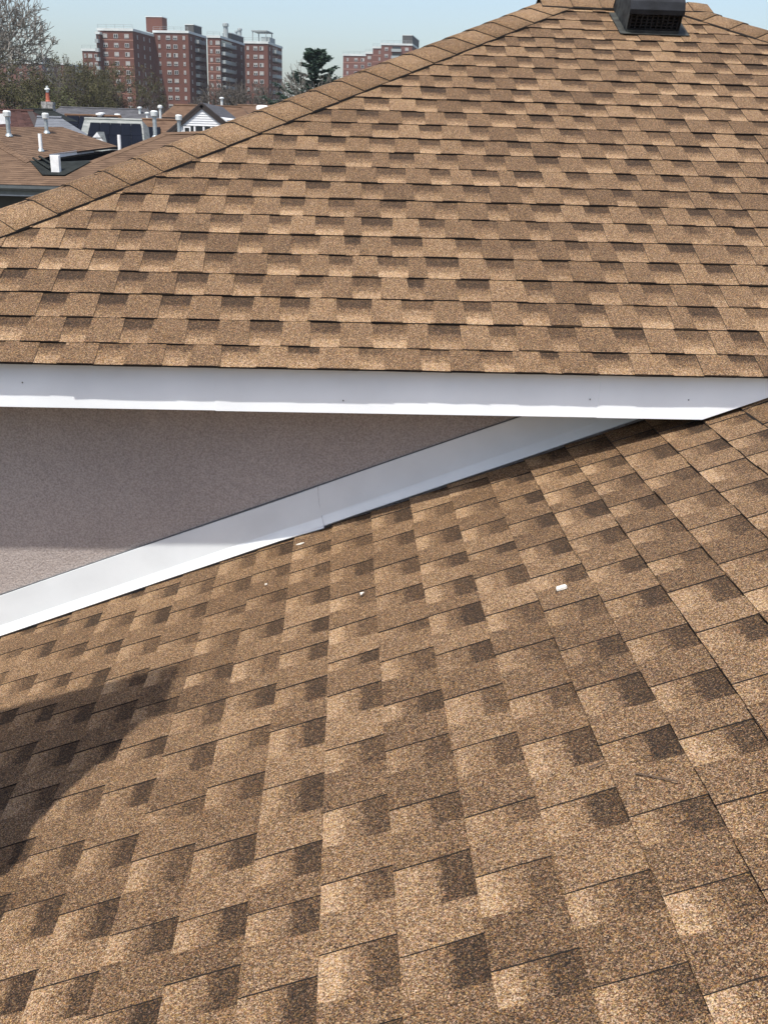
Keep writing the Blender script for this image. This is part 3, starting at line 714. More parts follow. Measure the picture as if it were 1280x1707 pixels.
# dark red roof at the left edge
r_, A, B, C, D = hip_house('dark_red_house', 'house with dark red brown roof at the left edge, behind the neighbour', 46, -130, 74, 215, 183, 2.6, -100, 56, M['darkred'], M['greywall'])
slab_on(r_, 'roof_patch', (A, B, C, D), .80, .86, .02, .98, .02, .01, M['darkred']); slab_on(r_, 'roof_patch', (A, B, C, D), .93, .99, .15, .98, .02, .01, M['darktrim'])
k = MB(); P, Q = at(-20, 190, 45.6), at(15, 188, 45.6); k.extrude([P, Q, Q-Vector((0, 0, .4)), P-Vector((0, 0, .4))], Vector((0, .1, 0))); k.build('fascia_board', M['trim'], r_)
hip_house('black_roof_house', 'house with black roof between the red roof and the stone chimney', 52, 30, 112, 200, 182.5, 2.4, 40, 88, M['membrane'], M['greywall'])
hip_house('blue_grey_house', 'house with plain blue grey roof right behind the brown roof edge', 42.5, 55, 146, 223, 196, 2.0, 62, 103, M['greyblue'], M['greywall'], taper=True)
def stone_chimney():
    b = at(82, 190, 56); o = thing('stone_chimney', b, 'grey stone chimney with red clay pot in front of the green trees', 'chimney')
    r = random.Random(3); k = MB(); k.box((b.x-.24, b.y-.24, 0), (b.x+.24, b.y+.24, b.z)); k.build('shaft', M['stoneg'], o)
    for i in range(4):
        zz = b.z+i*.15; k = MB(); k.box((b.x-.27-.02*(i % 2), b.y-.27, zz), (b.x-.01, b.y+.27, zz+.14)); k.build('stone', M['stoneg'], o)
        k = MB(); k.box((b.x+.01, b.y-.27, zz+.01*r.random()), (b.x+.27+.02*(i % 2), b.y+.27, zz+.138)); k.build('stone', M['stoneg'], o)
    k = MB(); k.lathe((b.x, b.y, b.z+.58), [(.12, 0), (.13, .05), (.10, .08), (.09, .42), (.11, .45)], 12); k.build('clay_pot', M['clay'], o)
    k = MB(); k.lathe((b.x, b.y, b.z+1.02), [(.07, 0), (.07, .12), (.13, .13), (.13, .18), (.04, .24), (.08, .30), (0, .32)], 12); k.build('cowl', M['cap'], o)
stone_chimney()
# long dark grey roof, solar roofs
r_, A, B, C, D = hip_house('long_grey_house', 'long low house with dark grey roof below the budding trees', 78, 70, 262, 197, 180.5, 3.6, 100, 248, M['greyroof'], M['greywall'])
for (xx, yy) in ((170, 191.5), (196, 193.5)):
    p = at(xx, yy, 78.8); k = MB(); k.lathe(p, [(.16, -.3), (.16, .10), (.24, .11), (.2, .18), (0, .2)], 10); k.build('roof_ventilator', M['cap'], r_)
r_, A, B, C, D = hip_house('navy_roof_house', 'house with a navy solar array on its roof, left of the slate roof', 55, 96, 214, 222, 192.5, 3.2, 108, 202, M['brown2'], M['greywall'])
for i in range(4): slab_on(r_, 'solar_panel', (A, B, C, D), .06+i*.22, .06+i*.22+.212, .08, .86, .05, .05, M['solar'])
k = MB(); p = on(A, B, C, D, .62, .97); k.lathe(p, [(.12, -.1), (.12, .06), (.2, .07), (.2, .16), (0, .2)], 10); k.build('roof_ventilator', M['pvc'], r_)
r_, A, B, C, D = hip_house('slate_house', 'house with pale grey slate roof, a large solar array and a white dormer', 46, 126, 243, 252, 199, 3.4, 141, 237, M['slate'], M['greywall'])
n_ = 5
for i in range(n_):
    for j in range(2):
        slab_on(r_, 'solar_panel', (A, B, C, D), .13+i*.169, .13+i*.169+.163, .06+j*.385, .06+j*.385+.377, .05, .045, M['solar'])
def dormer(root, F4):
    Yd = 46.2; apex = at(161.5, 220, Yd); l = at(151, 232, Yd); rr = at(173, 236, Yd)
    f = [l-Vector((0, 0, .9)), rr-Vector((0, 0, .8)), rr, apex, l]
    k = MB(); k.extrude(f, Vector((0, 1.6, 0))); k.build('dormer_wall', M['trim'], root)
    k = MB(); up = Vector((0, 0, .02))
    sheet(k, [l+Vector((-.05, .03, -.04)), apex+up+Vector((0, .03, 0)), apex+up+Vector((0, 1.5, 0)), l+Vector((-.08, 1.5, -.06))], .04); sheet(k, [apex+up+Vector((0, .03, 0)), rr+Vector((.06, .03, -.05)), rr+Vector((.10, 1.5, -.07)), apex+up+Vector((0, 1.5, 0))], .04)
    k.build('dormer_roof', M['slate'], root)
    k = MB(); s = .55; c = (apex+l+rr)/3; k.extrude([c+(p-c)*s+Vector((0, -.012, 0)) for p in (l, rr, apex)], Vector((0, .01, 0))); k.build('dormer_panel', M['siding'], root)
dormer(r_, None)
r_, A, B, C, D = hip_house('small_brown_house', 'brown roofed house with one dark solar array, right of the slate roof', 48.5, 225, 330, 238, 200, 3.0, 236, 318, M['brown2'], M['siding'])
for i in range(3): slab_on(r_, 'solar_panel', (A, B, C, D), .04+i*.12, .04+i*.12+.115, .02, .60, .05, .045, M['solar'])
# brown roof range behind the gable, with round ventilator
r_, A, B, C, D = hip_house('brown_range_house', 'long brown roofed house behind the white gable', 60, 266, 421, 196.5, 176.5, 2.6, 290, 403, M['brown2'], M['greywall'])
r_, A, B, C, D = hip_house('rear_brown_house', 'brown roofed house right of the long brown roof, carrying a round ventilator', 68, 380, 560, 199, 177, 3.2, 396, 540, M['brown2'], M['greywall'])
def turbine():
    p = at(437.5, 188, 69.5); o = thing('round_ventilator', p, 'white round mushroom ventilator on the far brown roof', 'ventilator')
    k = MB(); k.lathe(p, [(.36, -.6), (.36, .08), (.28, .09)], 16); k.build('base', M['galv'], o)
    k = MB(); k.lathe(p, [(.28, .08), (.30, .13), (.30, .20)], 16); k.build('neck', M['darktrim'], o)
    k = MB(); k.lathe(p, [(.30, .18), (.38, .17), (.40, .22), (.39, .38), (.30, .46), (.0, .48)], 16); k.build('hood', M['pvc'], o)
turbine()
def far_pots():
    for (x, y0, y1, Y, lab) in ((370, 179, 161, 63, 'small stacked grey chimney pot on the brown roof behind the gable'), (268, 205, 174, 51, 'thin pale vent pipe left of the white gable'), (246, 203, 186, 51.5, 'short pale vent pipe beside the tall capped pipe'), (233.5, 194, 177, 79, 'thin white pole on the long grey roof')):
        p = at(x, y0, Y); T = at(x, y1, Y); h = T.z-p.z; r = .0011*Y
        o = thing('vent_stack', p, lab, 'vent pipe'); k = MB(); k.tube(p-Vector((0, 0, .5)), p+Vector((0, 0, h*.85)), r, r, 10); k.build('pipe', M['cap'], o)
        k = MB(); k.lathe(p+Vector((0, 0, h*.80)), [(r, 0), (r*2.0, .02), (r*2.0, h*.13), (r*.9, h*.19), (0, h*.2)], 10); k.build('cap', M['cap'], o)
far_pots()
def gable_house():
    Y = 45; ap = at(336, 173, Y); l = at(277, 224, Y); r = at(395, 219, Y); base = at(336, 232, Y).z
    o = thing('gable_house', (ap.x, Y+3, 0), 'white sided gable end with dark rakes and a row of windows', 'house')
    L, Rr, A = at(305, 208, Y), at(374, 206, Y), at(336, 181, Y)
    k = MB(); wl_ = at(296, 215, Y).x; wr_ = at(379, 215, Y).x
    k.extrude([(wl_, Y, 0), (wr_, Y, 0), (wr_, Y, r.z+.45), (A.x, Y, A.z), (wl_, Y, r.z+.35)], Vector((0, 7, 0))); k.build('wall', M['siding'], o)
    n = 7; z0 = L.z                                  # clapboards in the gable triangle
    for i in range(n):
        za, zb = z0+(A.z-z0)*i/n, z0+(A.z-z0)*(i+1)/n
        fx = lambda z, s: (A.x+(L.x-A.x)*(A.z-z)/(A.z-z0)) if s < 0 else (A.x+(Rr.x-A.x)*(A.z-z)/(A.z-z0))
        k = MB(); k.extrude([(fx(za, -1), Y-.03, za), (fx(za, 1), Y-.03, za), (fx(zb, 1), Y-.005, zb), (fx(zb, -1), Y-.005, zb)], Vector((0, .02, 0))); k.build('clapboard', M['siding'], o)
    # dark upper wall behind the window row, windows with white casings
    k = MB(); wz0, wz1 = at(336, 226, Y).z, L.z-.02; k.box((L.x, Y-.02, wz0), (Rr.x, Y-.002, wz1)); k.build('window_band', M['glass'], o)
    for (xa, xb) in ((306, 318), (322, 328), (337, 343), (350, 357), (359, 371)):
        a, b = at(xa, 215, Y).x, at(xb, 215, Y).x; wide = xb-xa > 8
        if wide:
            w = MB(); t = .055; z1 = wz1-.02; z0_ = wz0+.02
            w.box((a, Y-.05, z0_), (a+t, Y-.021, z1)); w.box((b-t, Y-.05, z0_), (b, Y-.021, z1)); w.box((a+t, Y-.05, z1-t), (b-t, Y-.021, z1)); w.box((a+t, Y-.05, z0_), (b-t, Y-.021, z0_+t))
            win = w.build('window', M['trim'], o); g = MB(); g.box((a+t, Y-.035, z0_+t), (b-t, Y-.03, z1-t)); gp = g.build('pane', M['glass'], win)
            gp.matrix_parent_inverse = win.matrix_world.inverted()
        else:
            w = MB(); w.box((a+.03, Y-.045, wz0), (a+.10, Y-.021, wz1-.01)); w.build('mullion', M['trim'], o)
    for (P, Q) in ((at(268, 231, Y), ap), (ap, at(389, 212, Y)+Vector((.4, 0, -.4)))):
        d = (Q-P).normalized(); nrm = Vector((-d.z, 0, d.x)); nrm = nrm if nrm.z > 0 else -nrm
        k = MB(); k.extrude([P, Q, Q+nrm*-.13, P+nrm*-.13], Vector((0, -.07, 0))); k.build('rake_board', M['darktrim'], o)
        k = MB(); k.extrude([P+nrm*.002, Q+nrm*.002, Q+nrm*.08, P+nrm*.08], Vector((0, 7.2, 0))); k.build('roof_slope', M['greyroof'], o)
        k = MB(); P2 = P+Vector((0, -.08, 0)); Q2 = Q+Vector((0, -.08, 0)); k.extrude([P2+nrm*-.01, Q2+nrm*-.01, Q2+nrm*.062, P2+nrm*.062], Vector((0, .079, 0))); k.build('roof_edge', M['darktrim'], o)
gable_house()

# ------------------------------------------------------------------ apartment towers
M['brickA'] = brick('tower_brick', (.105, .046, .034), (.140, .061, .045))
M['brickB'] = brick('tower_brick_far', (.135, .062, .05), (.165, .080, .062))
M['parapet'] = plain('pale_parapet', (.50, .53, .52), .7, var=.1, scale=.5)
M['band'] = plain('pale_brick_band', (.36, .20, .15), .9)
M['winframe'] = plain('window_frame', (.34, .34, .33), .6)  # frame and blind whites muted, with some distance haze in the colour
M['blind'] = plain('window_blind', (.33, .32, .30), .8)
M['balc'] = plain('balcony_concrete', (.30, .31, .31), .85)
M['rail'] = plain('balcony_rail', (.26, .29, .29), .6)
rt = random.Random(11)
def window_mesh(kind, w=1.5, h=1.2):
    """Window in its own axes: x along the wall, y outwards, z up; a frame, a blind and the glass behind."""
    k = MB(); t = .16
    k.box((-w/2, .0, -h/2-.12), (w/2, .16, -h/2), 0); k.box((-w/2, .0, h/2-t), (w/2, .09, h/2), 0)
    k.box((-w/2, .0, -h/2), (-w/2+t, .09, h/2-t), 0); k.box((w/2-t, .0, -h/2), (w/2, .09, h/2-t), 0)
    k.box((-w/2+t, .0, -h/2), (w/2-t, .03, h/2-t), 2)
    if kind in (0, 1, 3): k.box((-.07, .031, -h/2), (.07, .08, h/2-t), 0)
    if kind == 0: k.box((-w/2+t, .032, 0.0), (w/2-t, .05, h/2-t), 1)
    if kind == 1: k.box((-w/2+t, .032, -h/2), (-.07, .05, h/2-t), 1)
    if kind == 2: k.box((-w/2+t, .032, -h/2+.1), (w/2-t, .05, h/2-t), 1)
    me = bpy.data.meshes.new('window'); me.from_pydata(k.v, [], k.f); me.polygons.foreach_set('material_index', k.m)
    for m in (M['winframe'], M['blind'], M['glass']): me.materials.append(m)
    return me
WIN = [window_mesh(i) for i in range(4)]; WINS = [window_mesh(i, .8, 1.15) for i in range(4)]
ST = 2.75
def tower(name, label, parts, brickm):
    root = thing(name, parts[0]['P'].copy(), label, 'apartment tower'); root.location.z = 0
    INV = Matrix.Translation(root.location).inverted()
    for p in parts:
        P, a, i, w, d = p['P'], p['a'], p['i'], p['w'], p['d']; zt = P.z
        base = Matrix((a.to_4d(), i.to_4d(), Vector((0, 0, 1, 0)), (0, 0, 0, 1))).transposed(); base.col[3] = (P.x, P.y, 0, 1)
        k = MB(); k.box((0, 0, 0), (w, d, zt), 0, base); k.build('wall', brickm, root)
        k = MB(); o_ = .25
        k.box((-o_, -o_, zt), (w+o_, d+o_, zt+.75), 0, base); k.build('parapet', M['parapet'], root)
        if p.get('rail', 1):
            k = MB(); nseg = max(2, int(w/2.4))
            for q in range(nseg+1): k.box((w*q/nseg-.04, -.1, zt+.75), (w*q/nseg+.04, -.02, zt+1.9), 0, base)
            k.box((0, -.1, zt+1.84), (w, -.02, zt+1.92), 0, base); k.box((0, -.1, zt+1.3), (w, -.02, zt+1.36), 0, base); k.build('roof_rail', M['rail'], root)
        nst = int((zt-1.0)/ST)
        def put(me, x, y, z, side):
            c = bpy.data.objects.new('window', me); COL.objects.link(c); c.parent = root; c.matrix_parent_inverse = INV
            if side == 'f': L = Matrix.Translation((x, 0, z))@Matrix.Rotation(math.pi, 4, 'Z')
            else: L = Matrix.Translation((w, y, z))@Matrix.Rotation(-math.pi/2, 4, 'Z')
            c.matrix_basis = base@L
        for s in range(nst):
            zc = zt-.55-s*ST-.95
            if zc < p.get('zmin', 4): break
            for (fx, small) in p.get('front', ()): put((WINS if small else WIN)[rt.choice((0, 0, 1, 2, 3))], fx*w, 0, zc, 'f')
            for (fy, small) in p.get('side', ()): put((WINS if small else WIN)[rt.choice((0, 1, 2, 3, 3))], 0, fy*d, zc, 's')
            for (y0, y1) in p.get('balc', ()):
                k = MB(); k.box((w+.02, y0*d, zc-1.15), (w+1.5, y1*d, zc-.98), 0, base); k.box((w+1.42, y0*d, zc-.98), (w+1.5, y1*d, zc-.02), 1, base)
                k.box((w+.02, y0*d, zc-.98), (w+1.42, y0*d+.08, zc-.02), 1, base); k.box((w+.005, y0*d+.3, zc-.98), (w+.05, y1*d-.3, zc+1.0), 2, base)
                k.build('balcony', [M['balc'], M['rail'], M['glass']], root)
            for (x0, x1) in p.get('fbalc', ()):
                k = MB(); k.box((x0*w, -1.4, zc-1.15), (x1*w, -.02, zc-.98), 0, base); k.box((x0*w, -1.4, zc-.98), (x1*w, -1.32, zc-.02), 1, base)
                k.box((x1*w-.08, -1.32, zc-.98), (x1*w, -.02, zc-.02), 1, base); k.box((x0*w+.3, -.05, zc-.98), (x1*w-.3, -.005, zc+1.0), 2, base)
                k.build('balcony', [M['balc'], M['rail'], M['glass']], root)
            if p.get('band'):
                k = MB(); k.box((-.03, -.05, zc-1.32), (w+.0, .0, zc-1.12), 0, base); k.build('string_course', M['band'], root)
        for (x0, y0, x1, y1, h, mt) in p.get('roofbox', ()):
            k = MB(); k.box((x0*w, y0*d, zt+.75), (x1*w, y1*d, zt+.75+h), 0, base); k.build('roof_bulkhead', M[mt], root)
            k = MB(); k.box((x0*w-.15, y0*d-.15, zt+.75+h), (x1*w+.15, y1*d+.15, zt+1.0+h), 0, base); k.build('bulkhead_coping', M['parapet'], root)
        for (x0, y0, h, r) in p.get('tanks', ()):
            c = base@Vector((x0*w, y0*d, zt+.75)); k = MB(); k.tube(c, c+Vector((0, 0, h)), r, r*.9, 8); k.lathe(c+Vector((0, 0, h)), [(r*1.3, 0), (r*1.2, r), (0, r*1.4)], 8); k.build('roof_equipment', M['rail'], root)
        for (x0, y0, x1, y1, h) in p.get('frame', ()):
            k = MB()
            for xx in (x0*w, x1*w):
                for yy in (y0*d, y1*d): k.box((xx-.15, yy-.15, zt+.75), (xx+.15, yy+.15, zt+.75+h), 0, base)
            k.box((x0*w-.4, y0*d-.4, zt+.75+h), (x1*w+.4, y1*d+.4, zt+1.15+h), 0, base); k.build('roof_pergola', M['rail'], root)
            k = MB(); k.box((x0*w+.62*(x1-x0)*w, y0*d+.5, zt+.75), (x1*w+1.2, y1*d, zt+.75+h*.5), 0, base); k.build('roof_bulkhead', M['rail'], root)
    return root
def axes(b): return Vector((math.cos(R(b)), -math.sin(R(b)), 0)), Vector((math.sin(R(b)), math.cos(R(b)), 0))
a, i_ = axes(10)
P0 = at(163, 50, 374); wA = reach(P0, a, 221); Q = P0+a*wA; dA = reach(Q, i_, 256); J = Q+i_*dA; wB = reach(J, a, 314); K_ = J+a*wB; dB = reach(K_, i_, 344)
J = J.copy(); J.z = at(290, 53, J.y).z-.3
W0 = at(137, 84, 400)
tower('apartment_tower', 'largest red brick apartment tower, with stepped front and dark balconies at its right side', [
    dict(P=P0, a=a, i=i_, w=wA, d=dA+14, front=((.20, 0), (.51, 0), (.82, 0)), side=((.12, 1), (.30, 1), (.46, 1)), band=1),
    dict(P=J, a=a, i=i_, w=wB, d=dB, front=((.16, 1), (.42, 0), (.62, 0), (.87, 1)), side=((.14, 1), (.86, 1)), balc=((.34, .72),), roofbox=((-.35, .25, .12, .5, 4.6, 'brickA'), (.75, .3, 1.0, .75, 2.4, 'darkwall'))),
    dict(P=W0, a=a, i=i_, w=reach(W0, a, 166), d=14, front=((.16, 1), (.45, 0), (.80, 0)), fbalc=()),
    dict(P=at(160, 56, 372), a=a, i=i_, w=reach(at(160, 56, 372), a, 165.5), d=9, rail=0, fbalc=((0, 1.0),))], M['brickA'])
P2_ = at(345.5, 62, 394); w2 = reach(P2_, a, 366.5); d2_ = reach(P2_+a*w2, i_, 408)
tower('apartment_tower', 'middle red brick apartment tower with a central stack of balconies and roof plant', [
    dict(P=P2_, a=a, i=i_, w=w2, d=d2_, front=((.30, 1), (.82, 0)), side=((.62, 0), (.85, 0)), balc=((.04, .46),), band=1, roofbox=((.3, .45, .95, .98, 2.0, 'darkwall'),), tanks=((.6, .42, 4.2, .9), (.8, .75, 3.2, .5), (.8, .9, 4.2, .7)))], M['brickA'])
P3_ = at(408, 71.5, 404); w3 = reach(P3_, a, 446.5); d3_ = reach(P3_+a*w3, i_, 470)
tower('apartment_tower', 'right red brick tower of the left group, with an open frame on its roof', [
    dict(P=P3_, a=a, i=i_, w=w3, d=d3_, front=((.13, 1), (.46, 0), (.72, 0)), side=((.12, 1), (.85, 1)), balc=((.30, .70),), frame=((.28, .1, .86, .5, 3.4),))], M['brickA'])
P4 = at(572, 92, 500); w4 = reach(P4, a, 609); P5 = P4+a*w4; P5.z = at(615, 89, P5.y).z; w5 = reach(P5, a, 622.5); P6 = P5+a*w5-i_*2; P6.z = at(630, 80, P6.y).z; w6 = reach(P6, a, 636.5)
P7 = P6+a*w6-i_*2; P7.z = at(660, 75, P7.y).z; w7 = reach(P7, a, 687); d7 = reach(P7+a*w7, i_, 722)
tower('apartment_tower', 'distant stepped red brick apartment tower rising behind the foreground hip', [
    dict(P=P4, a=a, i=i_, w=w4, d=14, front=((.20, 1), (.58, 0), (.88, 0)), band=1), dict(P=P5, a=a, i=i_, w=w5, d=16, front=((.5, 0),)), dict(P=P6, a=a, i=i_, w=w6, d=18, front=((.75, 1),), band=1),
    dict(P=P7, a=a, i=i_, w=w7, d=d7, front=((.17, 0), (.83, 0)), side=((.2, 1), (.5, 1), (.8, 1)), fbalc=((.34, .66),), roofbox=((.66, .02, .98, .3, 3.4, 'darkwall'), (.9, .5, 1.0, .9, 1.6, 'darkwall')))], M['brickB'])
P8 = at(-10, 104, 540); w8 = reach(P8, a, 69); d8 = reach(P8+a*w8, i_, 92); P9 = P8+a*w8+i_*d8; P9.z = at(100, 107, P9.y).z; w9 = reach(P9, a, 106)
tower('apartment_tower', 'farthest low brick tower half hidden behind the bare trees at the left', [
    dict(P=P8, a=a, i=i_, w=w8, d=d8, front=((.3, 0), (.55, 0), (.72, 0), (.9, 0)), side=((.15, 1), (.85, 1)), balc=((.3, .7),), roofbox=((.9, .3, 1.0, .9, 2.2, 'darkwall'),)),
    dict(P=P9, a=a, i=i_, w=w9, d=30, front=((.5, 0),), side=((.3, 1), (.7, 1)), balc=((.42, .6),))], M['brickB'])

# ------------------------------------------------------------------ trees
M['sycbark'] = plain('pale_sycamore_bark', (.22, .20, .175), .9, var=.35, scale=2)
M['darkbark'] = plain('dark_bark', (.085, .072, .06), .95, var=.3, scale=3)
M['greybark'] = plain('grey_bark', (.15, .135, .115), .95, var=.3, scale=3)
def leafmat(name, c0, c1):
    m, n, l, b = nt(name); oi = n.new('ShaderNodeNewGeometry')
    t = n.new('ShaderNodeTexNoise'); t.inputs['Scale'].default_value = .9; t.inputs['Detail'].default_value = 3; l.new(oi.outputs['Position'], t.inputs['Vector'])
    r = ramp(n, [(.3, c0), (.7, c1)]); l.new(t.outputs['Fac'], r.inputs[0]); l.new(r.outputs[0], b.inputs['Base Color']); b.inputs['Roughness'].default_value = .8
    setin(b, 'Specular IOR Level', .2); return m
M['bud'] = leafmat('olive_buds', (.045, .043, .020), (.085, .080, .034))
M['budg'] = leafmat('green_buds', (.055, .06, .024), (.09, .095, .038))
M['bronze'] = leafmat('bronze_buds', (.05, .042, .030), (.085, .068, .045))
M['spruce'] = leafmat('blue_green_needles', (.020, .036, .026), (.045, .075, .052))
def tree(name, label, base, height, spread, seed, bark, leaf=None, leafn=0, leafs=.1, r0=.3, levels=5, trunk=.28, kids=(3, 4), group=None, up=.25, minr=.012, upright=.8):
    r = random.Random(seed); o = thing(name, base, label, 'tree', group)
    T, B, Lf = MB(), MB(), MB(); tips = []
    def grow(p, d, ln, rad, lev, tgt):
        segs = 3 if lev < 3 else 2; q = p
        for s in range(segs):
            d = (d+Vector((r.gauss(0, .14), r.gauss(0, .14), r.gauss(0, .10)+up*.10))).normalized()
            e = q+d*(ln/segs); ra = max(minr, rad*(1-.35*s/segs)); rb = max(minr, rad*(1-.35*(s+1)/segs))
            tgt.tube(q, e, ra, rb, 5 if lev < 2 else 3, 0, False); q = e
            if lev >= 2 and lev < levels and r.random() < .6:
                dd = (d+Vector((r.gauss(0, .6), r.gauss(0, .6), r.gauss(.1, .4)))).normalized(); grow(q, dd, ln*.55, rb*.5, lev+2, B)
        if lev >= levels: tips.append((p, q)); return
        n = r.randint(*kids)
        for i in range(n):
            ang = 2*math.pi*(i+r.random()*.7)/n; tilt = r.uniform(.35, .85)*spread
            e1 = d.orthogonal().normalized(); e2 = d.cross(e1)
            nd = (d*math.cos(tilt)+(e1*math.cos(ang)+e2*math.sin(ang))*math.sin(tilt)); nd.z += up*.4; nd.normalize()
            grow(q, nd, ln*r.uniform(.62, .86), rad*.62*r.uniform(.8, 1.1), lev+1, B)
    grow(Vector(base)-Vector((0, 0, .2)), Vector((r.gauss(0, .04), r.gauss(0, .04), 1)), height*trunk, r0, 0, T)
    # bring the crown to the wanted height
    top = max(v[2] for v in B.v)-base.z; sc = height/top
    def sca(V): return [((x-base.x)*sc*upright+base.x, (y-base.y)*sc*upright+base.y, (z-base.z)*sc+base.z) for x, y, z in V]
    T.v, B.v = sca(T.v), sca(B.v)
    T.build('trunk', bark, o); B.build('branches', bark, o)
    if leaf:
        for (p, q) in tips:
            for _ in range(leafn):
                c = Vector(p).lerp(Vector(q), r.uniform(.1, 1.1)); c = Vector(sca([c])[0])+Vector((r.gauss(0, leafs*1.6), r.gauss(0, leafs*1.6), r.gauss(0, leafs*1.4)))
                e1 = Vector((r.gauss(0, 1), r.gauss(0, 1), r.gauss(0, 1))).normalized(); e2 = e1.orthogonal().normalized(); s = leafs*r.uniform(.5, 1.1)
                Lf.poly([c-e1*s, c+e2*s*.55, c+e1*s, c-e2*s*.55])
        me = Lf.build('crown', leaf, o); tag(me, kind='stuff')
    return o
def gb(x, Y): p = at(x, 300, Y); return Vector((p.x, Y, 0))
tree('sycamore_tree', 'tall bare pale barked tree at the top left corner', gb(-62, 125), 21.6, 1.05, 21, M['sycbark'], r0=.42, levels=7, kids=(2, 4), trunk=.26, minr=.034, upright=.88)
def top(x, y, Y): return at(x, y, Y).z
tree('budding_tree', 'olive budding tree in front of the largest tower, left of its base', gb(140, 104), top(140, 88, 104), 1.0, 5, M['darkbark'], M['bud'], 7, .085, .22, 6, kids=(3, 3), group='budding trees behind the houses')
tree('budding_tree', 'dense olive budding tree covering the lower windows of the largest tower', gb(182, 108), top(182, 92, 108), 1.05, 8, M['darkbark'], M['bud'], 8, .085, .25, 6, kids=(3, 3), group='budding trees behind the houses')
tree('budding_tree', 'small bronze budding tree at the base of the largest tower', gb(222, 112), top(222, 148, 112), 1.1, 12, M['darkbark'], M['bronze'], 6, .085, .2, 6, kids=(3, 3), group='budding trees behind the houses')
tree('budding_tree', 'green budding tree under the pale bare tree at the left edge', gb(12, 98), top(12, 86, 98), 1.1, 15, M['darkbark'], M['bud'], 8, .085, .25, 6, kids=(3, 3), group='budding trees behind the houses')
tree('budding_tree', 'olive budding tree between the left edge and the stone chimney', gb(52, 102), top(52, 98, 102), 1.1, 16, M['darkbark'], M['bud'], 8, .085, .22, 6, kids=(3, 3), group='budding trees behind the houses')
tree('budding_tree', 'bright green low tree right beside the stone chimney', gb(100, 96), top(100, 138, 96), 1.1, 19, M['darkbark'], M['budg'], 9, .085, .2, 6, kids=(3, 3), group='budding trees behind the houses')
tree('bare_tree', 'thin upright bare tree above the olive trees, left of the towers', gb(112, 150), top(112, 87, 150), .7, 31, M['greybark'], r0=.22, levels=6, kids=(2, 3), minr=.035, upright=.6)
for q, (x, y, Y, sd_, lab) in enumerate(((375, 138, 120, 41, 'dark bare tree before the middle tower'), (405, 128, 130, 42, 'dark bare tree before the gap of the middle and right towers'), (440, 130, 125, 43, 'dark bare tree before the right tower of the left group'), (338, 165, 110, 44, 'low dark bare tree behind the gable roof peak'), (300, 168, 120, 46, 'low dark bare tree before the sunlit front of the largest tower'), (262, 160, 115, 47, 'dark bare tree before the shaded front of the largest tower'))):
    tree('bare_tree', lab, gb(x, Y), top(x, y, Y), 1.15, sd_, M['darkbark'], r0=.24, levels=6, kids=(3, 3), minr=.03, group='dark bare trees before the towers')
tree('bare_tree', 'slender pale grey bare tree between the towers and the conifer', gb(487, 110), top(487, 92, 110), .8, 51, M['greybark'], r0=.2, levels=6, kids=(2, 3), minr=.028, upright=.65)
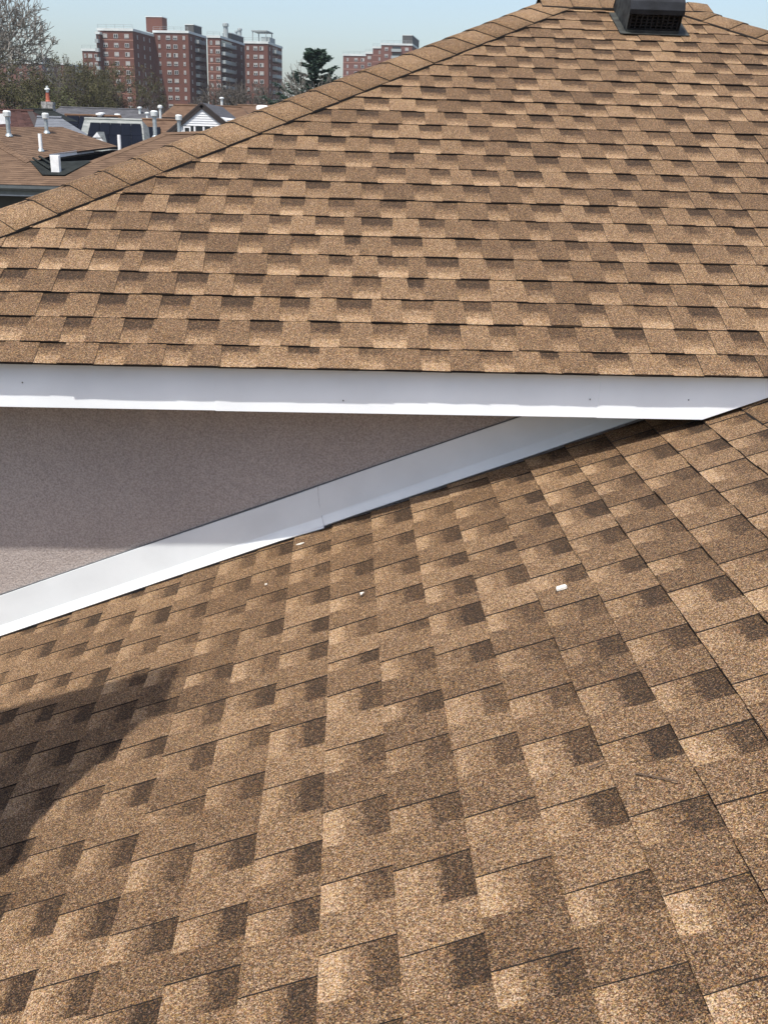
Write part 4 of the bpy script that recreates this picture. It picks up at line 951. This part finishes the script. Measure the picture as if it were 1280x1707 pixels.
def conifer(base, height, rad):
    r = random.Random(77); o = thing('conifer_tree', base, 'dark blue green conifer with layered open branches', 'tree')
    k = MB(); k.tube(base, base+Vector((0, 0, height*.55)), .26, .14, 7); k.tube(base+Vector((0, 0, height*.55)), base+Vector((0, 0, height)), .14, .02, 6); k.build('trunk', M['darkbark'], o)
    B, L = MB(), MB(); z = height*.28
    while z < height*.985:
        f = (1-z/height)/.72; n = r.randint(4, 6); ph = r.random()*6.28
        for i in range(n):
            an = ph+6.283*i/n+r.gauss(0, .2); ln = rad*(f**.58)*r.uniform(.5, 1.15)+.15
            if r.random() < .14: continue
            d = Vector((math.cos(an), math.sin(an), .0)); p = base+Vector((0, 0, z)); prev = p; N = 7
            for s in range(1, N+1):
                t = s/N; e = p+d*(ln*t)+Vector((0, 0, ln*(.02*t+.30*t*t)+.06*math.sin(t*5+i)))
                B.tube(prev, e, .035*(1-t)+.012, .03*(1-t)+.008, 3, 0, False)
                for _ in range(24):
                    c = prev.lerp(e, r.random())+Vector((r.gauss(0, .10+.08*f), r.gauss(0, .10+.08*f), r.gauss(-.05, .07)))
                    w = Vector((-d.y, d.x, 0))*r.choice((-1, 1)); g = (d*.8+w*r.uniform(.2, 1.0)+Vector((0, 0, r.uniform(-.3, .45)))).normalized()
                    hh = g.cross(Vector((r.gauss(0, 1), r.gauss(0, 1), r.gauss(0, 1)))).normalized(); sl_ = r.uniform(.14, .30)
                    L.poly([c-g*sl_, c+hh*.07, c+g*sl_, c-hh*.07])
                prev = e
        z += height*r.uniform(.020, .036)
    B.build('branches', M['darkbark'], o); tag(L.build('crown', M['spruce'], o), kind='stuff')
b_ = gb(524, 115); conifer(b_, top(524, 79, 115), 6.2)
# the far-off belt of woods and gardens that closes the view between the houses and the towers
def belt():
    r = random.Random(5); k = MB()
    for _ in range(26000):
        x = r.uniform(-130, 40); Y = r.uniform(170, 260); h = 6.2*(.6+.4*math.sin(x*.13+2*math.sin(x*.05)))*(r.random()**.55)+.5
        c = Vector((x, Y, h)); e1 = Vector((r.gauss(0, 1), r.gauss(0, .6), r.gauss(0, 1))).normalized(); e2 = e1.orthogonal().normalized(); s = r.uniform(.12, .42)
        k.poly([c-e1*s, c+e2*s*.5, c+e1*s, c-e2*s*.5])
    o = k.build('distant_woods', M['bronze']); tag(o, 'brown far off belt of bare woods between the houses and the towers', 'woods', kind='stuff')
belt()

def haze():
    m = bpy.data.materials.new('haze'); m.use_nodes = True; n = m.node_tree.nodes; l = m.node_tree.links
    n.remove(n['Principled BSDF']); v = n.new('ShaderNodeVolumePrincipled'); v.inputs['Density'].default_value = .00016; v.inputs['Color'].default_value = (.90, .94, 1, 1); v.inputs['Anisotropy'].default_value = .3
    l.new(v.outputs[0], n['Material Output'].inputs['Volume'])
    k = MB(); k.box((-3050, -350, -1), (3050, 4050, 60)); tag(k.build('haze', m), kind='stuff')
haze()
